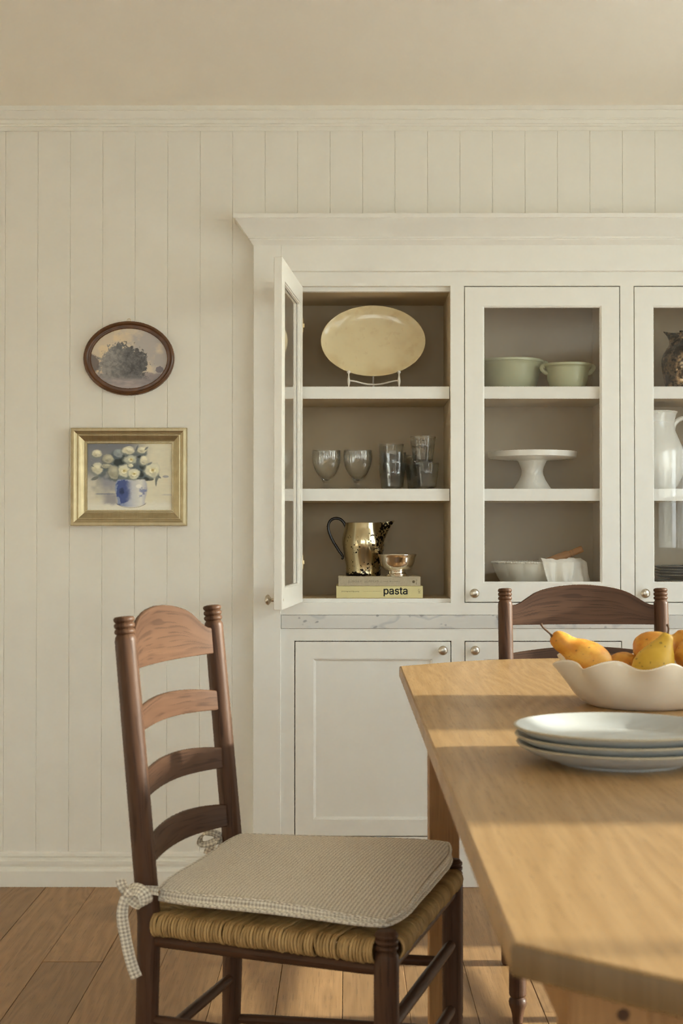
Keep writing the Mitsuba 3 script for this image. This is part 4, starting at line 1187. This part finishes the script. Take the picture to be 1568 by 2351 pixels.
def ribbon(key, pts, across, w=0.0175, n=40, th=0.0012):
    """A flat tape along pts (world), its width along 'across' (one vector, or one for each point)."""
    p = spline(pts, n)
    ac = np.asarray(across, float)
    if ac.ndim == 1:
        ac = np.repeat(ac[None], n, 0)
    else:
        ac = np.stack([np.interp(np.linspace(0, 1, n), np.linspace(0, 1, len(ac)), ac[:, k]) for k in range(3)], -1)
    tg = np.gradient(p, axis=0)
    tg /= np.linalg.norm(tg, axis=1, keepdims=True)
    ac = ac - tg * (ac * tg).sum(1, keepdims=True)
    ac /= np.linalg.norm(ac, axis=1, keepdims=True)
    nn = np.cross(tg, ac)
    s = np.concatenate([[0], np.cumsum(np.linalg.norm(np.diff(p, axis=0), axis=1))])
    ms, uvs = [], []
    k = np.linspace(-0.5, 0.5, 6)
    for sg_ in (1, -1):
        curl = 0.0015 * np.cos(k * math.pi * 2)
        P = p[:, None] + ac[:, None] * (k * w)[None, :, None] + nn[:, None] * (sg_ * th / 2 + curl)[None, :, None]
        ms.append(grid(P if sg_ > 0 else P[:, ::-1]))
        q = np.stack([np.repeat(s[:, None], 6, 1), np.broadcast_to(k * w + 0.01, (n, 6))], -1)
        uvs.append((q if sg_ > 0 else q[:, ::-1]).reshape(-1, 2))
    return cat(*ms), np.vstack(uvs)


def W3(pxx, pyy, yd): return np.array([X(pxx, yd), yd, Z(pyy, yd)])


def tie(key, parts):
    ms, us = zip(*[ribbon(key, *q) for q in parts])
    add(key, cat(*ms), GING, smooth=True, uv=np.vstack(us), label='gingham tie in a bow')


up, rt = [0, 0, 1.0], [1.0, 0, 0]
tie(t + '__tie', [
    ([W3(366, 2044, 2.406), W3(345, 2040, 2.391), W3(322, 2041, 2.391), W3(300, 2046, 2.394)], up, 0.015),                      # from the cushion round the post
    ([W3(297, 2046, 2.392), W3(314, 2038, 2.380), W3(335, 2052, 2.372), W3(336, 2072, 2.374), W3(316, 2066, 2.382), W3(300, 2053, 2.390)], [[0, 0.5, 1.0], [0.3, .6, 0.7], [0.9, .6, 0.2], [.9, .6, .2], [0.3, .6, 0.8], [0, .5, 1.0]], 0.025),     # right loop
    ([W3(299, 2046, 2.390), W3(290, 2040, 2.384), W3(282, 2028, 2.381), W3(279, 2016, 2.381)], [0.95, 0, 0.28], 0.018),            # short upper end
    ([W3(298, 2048, 2.390), W3(288, 2066, 2.386), W3(283, 2090, 2.384), W3(287, 2130, 2.386), W3(298, 2185, 2.388), W3(316, 2240, 2.390)], [0.97, 0.2, 0.15], 0.019),   # long tail
    ([W3(297, 2046, 2.393), W3(281, 2072, 2.390), W3(278, 2100, 2.390), W3(287, 2150, 2.392), W3(303, 2190, 2.394)], [0.6, 0.8, 0.0], 0.014),
    ([W3(290, 2040, 2.380), W3(297, 2047, 2.376), W3(304, 2054, 2.382)], [0.7, 0, 0.7], 0.014),
])
tie(t + '__tie', [
    ([W3(530, 1925, 2.830), W3(515, 1923, 2.815), W3(500, 1925, 2.820)], up, 0.012),
    ([W3(508, 1922, 2.815), W3(490, 1911, 2.810), W3(466, 1917, 2.807), W3(462, 1932, 2.805), W3(482, 1932, 2.803), W3(505, 1924, 2.813)], [[0, .5, 1.0], [0, .8, 0.6], [0.5, .8, 0.4], [.5, .8, .4], [0, .8, .6], [0, .5, 1]], 0.018),
    ([W3(506, 1923, 2.810), W3(494, 1932, 2.803), W3(484, 1944, 2.801), W3(478, 1958, 2.803)], [0.8, 0, 0.6], 0.017),
    ([W3(510, 1922, 2.820), W3(512, 1932, 2.815), W3(506, 1944, 2.815)], [0.9, 0, 0.2], 0.012),
])

# ------------------------------------------------------------------ table
t = thing('dining_table', 'long light oak table with bowed ends and square legs', 'table')
TZ, TX0, TX1, TY0, TY1 = 0.790, 0.128, 1.132, 1.107, 3.423
arc = spline([(0, 0), (0.10, 0.088), (0.21, 0.163), (0.32, 0.205), (0.414, 0.224), (0.502, 0.230)], 16)
half = np.vstack([arc, [(1.004 - p, q) for p, q in arc[::-1][1:]]])
outl = np.vstack([[(TX0 + p, TY1 + q) for p, q in half], [(TX0 + p, TY0 - q) for p, q in half[::-1]]])
from shapely.geometry import Polygon
rings = []
for ins, z in ((0.006, TZ - 0.028), (0.0015, TZ - 0.0265), (0.0, TZ - 0.024), (0.0, TZ - 0.005), (0.0012, TZ - 0.0015), (0.0045, TZ)):
    d = outl - outl.mean(0)
    nx = np.roll(outl, -1, 0) - np.roll(outl, 1, 0)
    nn = np.stack([nx[:, 1], -nx[:, 0]], -1)
    nn /= np.linalg.norm(nn, axis=1, keepdims=True)
    nn *= np.sign((nn * d).sum(1, keepdims=True))
    rings.append(np.column_stack([outl - nn * ins, np.full(len(outl), z)]))
m, _ = loft(rings, np.arange(6))
add(t + '__tabletop', m, TABLE, smooth=30)
lx, lw = (TX0 + 0.052, TX1 - 0.052), 0.066
for yl in (1.185, 3.115):
    for x0 in (lx[0], lx[1] - lw):
        add(t + '__leg', box(x0, x0 + lw, yl - lw / 2, yl + lw / 2, 0.0, TZ - 0.028, 0.002), LEG)
for x0 in (lx[0] + 0.008, lx[1] - 0.030):
    add(t + '__apron', box(x0, x0 + 0.022, 1.185 + lw / 2, 3.115 - lw / 2, TZ - 0.115, TZ - 0.0285, 0.0015), LEG)
for yl in (1.185 - 0.02, 3.115 - 0.002):
    add(t + '__apron', box(lx[0] + lw, lx[1] - lw, yl, yl + 0.022, TZ - 0.115, TZ - 0.0285, 0.0015), LEG)
pg, _ = lathe([(0.0, 0.0), (0.0052, 0.0), (0.0048, 0.0012), (0.0, 0.0014)], 20)
pg.apply_transform(trimesh.geometry.align_vectors([0, 0, 1], [0, -1, 0]))
pg.apply_translation([X(1428, 1.15), 1.185 - lw / 2, Z(2325, 1.15)])
add(t + '__peg', weld(pg), DARK, smooth=40, uv=None)

# ruffled bowl and pears
t = thing('ruffled_bowl', 'large cream bowl with a wavy ruffled rim, full of pears on the table', 'bowl')
RB = np.array([0.552, 2.645, TZ + 0.0004])


def ruffle(P, a):
    P = P.copy()
    z = P[..., 2]
    k = np.clip((z - 0.028) / 0.055, 0, 1) ** 1.5
    w = np.cos(9 * a + 2.2) + 0.30 * np.cos(5 * a + 1.0)
    s = 1 + 0.085 * k * w
    P[..., 0] *= s
    P[..., 1] *= s
    P[..., 2] += k * (0.0068 * np.cos(9 * a + 0.31) + 0.003 * np.sin(3 * a + 1.0))
    return P


pr = spline([(0.098, 0.001), (0.114, 0.010), (0.132, 0.030), (0.146, 0.055), (0.157, 0.080)], 18).tolist()
pi_ = spline([(0.1515, 0.081), (0.141, 0.056), (0.127, 0.033), (0.109, 0.014), (0.08, 0.008)], 14).tolist()
pr = [(0.0, 0.0), (0.095, 0.0)] + pr + [(0.1570, 0.0825), (0.1552, 0.0838), (0.1530, 0.0832)] + pi_ + [(0.0, 0.007)]
m, _ = lathe(pr, 240, fn=ruffle, at=RB, sharp=70)
add(t, weld(m), RUFF, smooth=60)


def pear(lab, pos, axis, L, R, mat, stem, seed, neck=0.42):
    """A pear of length L and radius R; axis points from its base to its stem; pos is the middle of its belly."""
    t = thing('pear', lab, 'pear', 'pears in the ruffled bowl')
    prof = np.array([(0.0, 0.03), (0.25, 0.0), (0.62, 0.02), (0.90, 0.12), (1.0, 0.28), (0.94, 0.42), (0.76, 0.58), (0.57, 0.72), (neck + 0.03, 0.84), (neck * 0.86, 0.93), (neck * 0.55, 0.98), (0.10, 0.985), (0.0, 0.965)])
    s = spline(prof, 44)
    s[:, 0] = np.clip(s[:, 0], 0, None)
    m, _ = lathe(np.column_stack([s[:, 0] * R, (s[:, 1] - 0.28) * L]), 48, sharp=170)
    v = np.array(m.vertices)
    h = v[:, 2] / L
    v[:, 0] += 0.05 * L * np.clip(h, 0, 1) ** 2 * math.cos(seed)
    v[:, 1] += 0.05 * L * np.clip(h, 0, 1) ** 2 * math.sin(seed)
    v *= (1 + 0.05 * (meshkit.fbm(v * 30 + seed * 3.7, 2) - 0.5))[:, None]
    M = trimesh.geometry.align_vectors([0, 0, 1], np.array(axis, float) / np.linalg.norm(axis))
    v = v @ M[:3, :3].T + np.array(pos)
    add(t + '__flesh', weld(trimesh.Trimesh(v, m.faces, process=False)), mat, smooth=True)
    p, _ = tube(spline(stem, 16), np.interp(np.linspace(0, 1, 16), [0, 0.3, 0.85, 1], [0.0026, 0.0017, 0.0018, 0.0026]), 8)
    add(t + '__stem', weld(p), STEM, smooth=True, label='thin brown stem')


ya = 2.63
pear('golden brown pear leaning over the left rim of the ruffled bowl, stem to the left', W3(1356, 1517, ya), W3(1270, 1468, ya) - W3(1366, 1528, ya), 0.120, 0.0345, PEAR, [W3(1268, 1464, ya), W3(1258, 1451, ya), W3(1246, 1440, ya), W3(1241, 1431, ya)], 1.0, 0.5)
ya = 2.58
pear('yellow green pear standing upright in the bowl with its stem up', W3(1497, 1535, ya), W3(1527, 1478, ya) - W3(1497, 1540, ya), 0.100, 0.038, GPEAR, [W3(1526, 1476, ya), W3(1529, 1462, ya), W3(1533, 1446, ya), W3(1530, 1433, ya)], 2.4, 0.36)
ya = 2.685
pear('orange pear lying behind the yellow green pear, its round end to the left', W3(1494, 1497, ya), W3(1590, 1476, ya) - W3(1496, 1499, ya), 0.110, 0.0400, PEAR, [W3(1600, 1474, ya), W3(1614, 1466, ya), W3(1626, 1452, ya), W3(1632, 1440, ya)], 4.1, 0.66)
ya = 2.60
pear('orange pear at the right edge of the bowl, partly out of the picture', W3(1598, 1510, ya), (0.5, 0.3, 0.4), 0.105, 0.040, PEAR, [W3(1660, 1480, 2.64), W3(1668, 1468, 2.64), W3(1676, 1452, 2.64)], 5.0, 0.5)
ya = 2.70
pear('russet pear lying low at the back of the bowl, mostly hidden', W3(1430, 1537, ya), (-0.3, 0.9, -0.05), 0.100, 0.0345, PEAR, [W3(1418, 1536, ya + 0.07), W3(1416, 1532, ya + 0.078), W3(1413, 1526, ya + 0.085)], 0.2, 0.5)

# stacked plates
PC = np.array([0.3795, 1.985])
pr = spline([(0.0905, 0.004), (0.105, 0.0068), (0.125, 0.0140), (0.1375, 0.0210), (0.1430, 0.0246)], 16).tolist()
body = [(0.0, 0.003), (0.078, 0.003), (0.080, 0.0), (0.087, 0.0), (0.089, 0.003)] + pr
ins = [(0.1410, 0.0276)] + spline([(0.1395, 0.0272), (0.128, 0.0205), (0.112, 0.0115), (0.092, 0.0082)], 14).tolist() + [(0.0, 0.0078)]
rm = [(0.1430, 0.0246), (0.1446, 0.0262), (0.1440, 0.0275), (0.1410, 0.0276)]
m1, _ = lathe(body, 120, sharp=60)
m2, _ = lathe(ins, 120, sharp=60)
pb = mikit.ply(weld(cat(m1, m2)), STONE, smooth=40)
m3_, _ = lathe(rm, 120, sharp=120)
pm = mikit.ply(weld(m3_), STONERIM, smooth=True)
for i, (dx, dy, dz, lab) in enumerate(((0.0035, -0.004, 0.0, 'lowest'), (0.002, 0.001, 0.0108, 'middle'), (0.0, 0.0, 0.0232, 'topmost'))):
    k = thing('stoneware_plate', f'pale grey blue stoneware plate, {lab} of the three stacked on the table', 'plate', 'stoneware plates stacked on the table')
    tw = T().translate([PC[0] + dx, PC[1] + dy, TZ + 0.0004 + dz])
    scene[k + '__body'] = dict(pb, to_world=tw)
    scene[k + '__rim'] = dict(pm, to_world=tw)
    labels[k + '__rim'] = {'label': 'tan unglazed rim'}
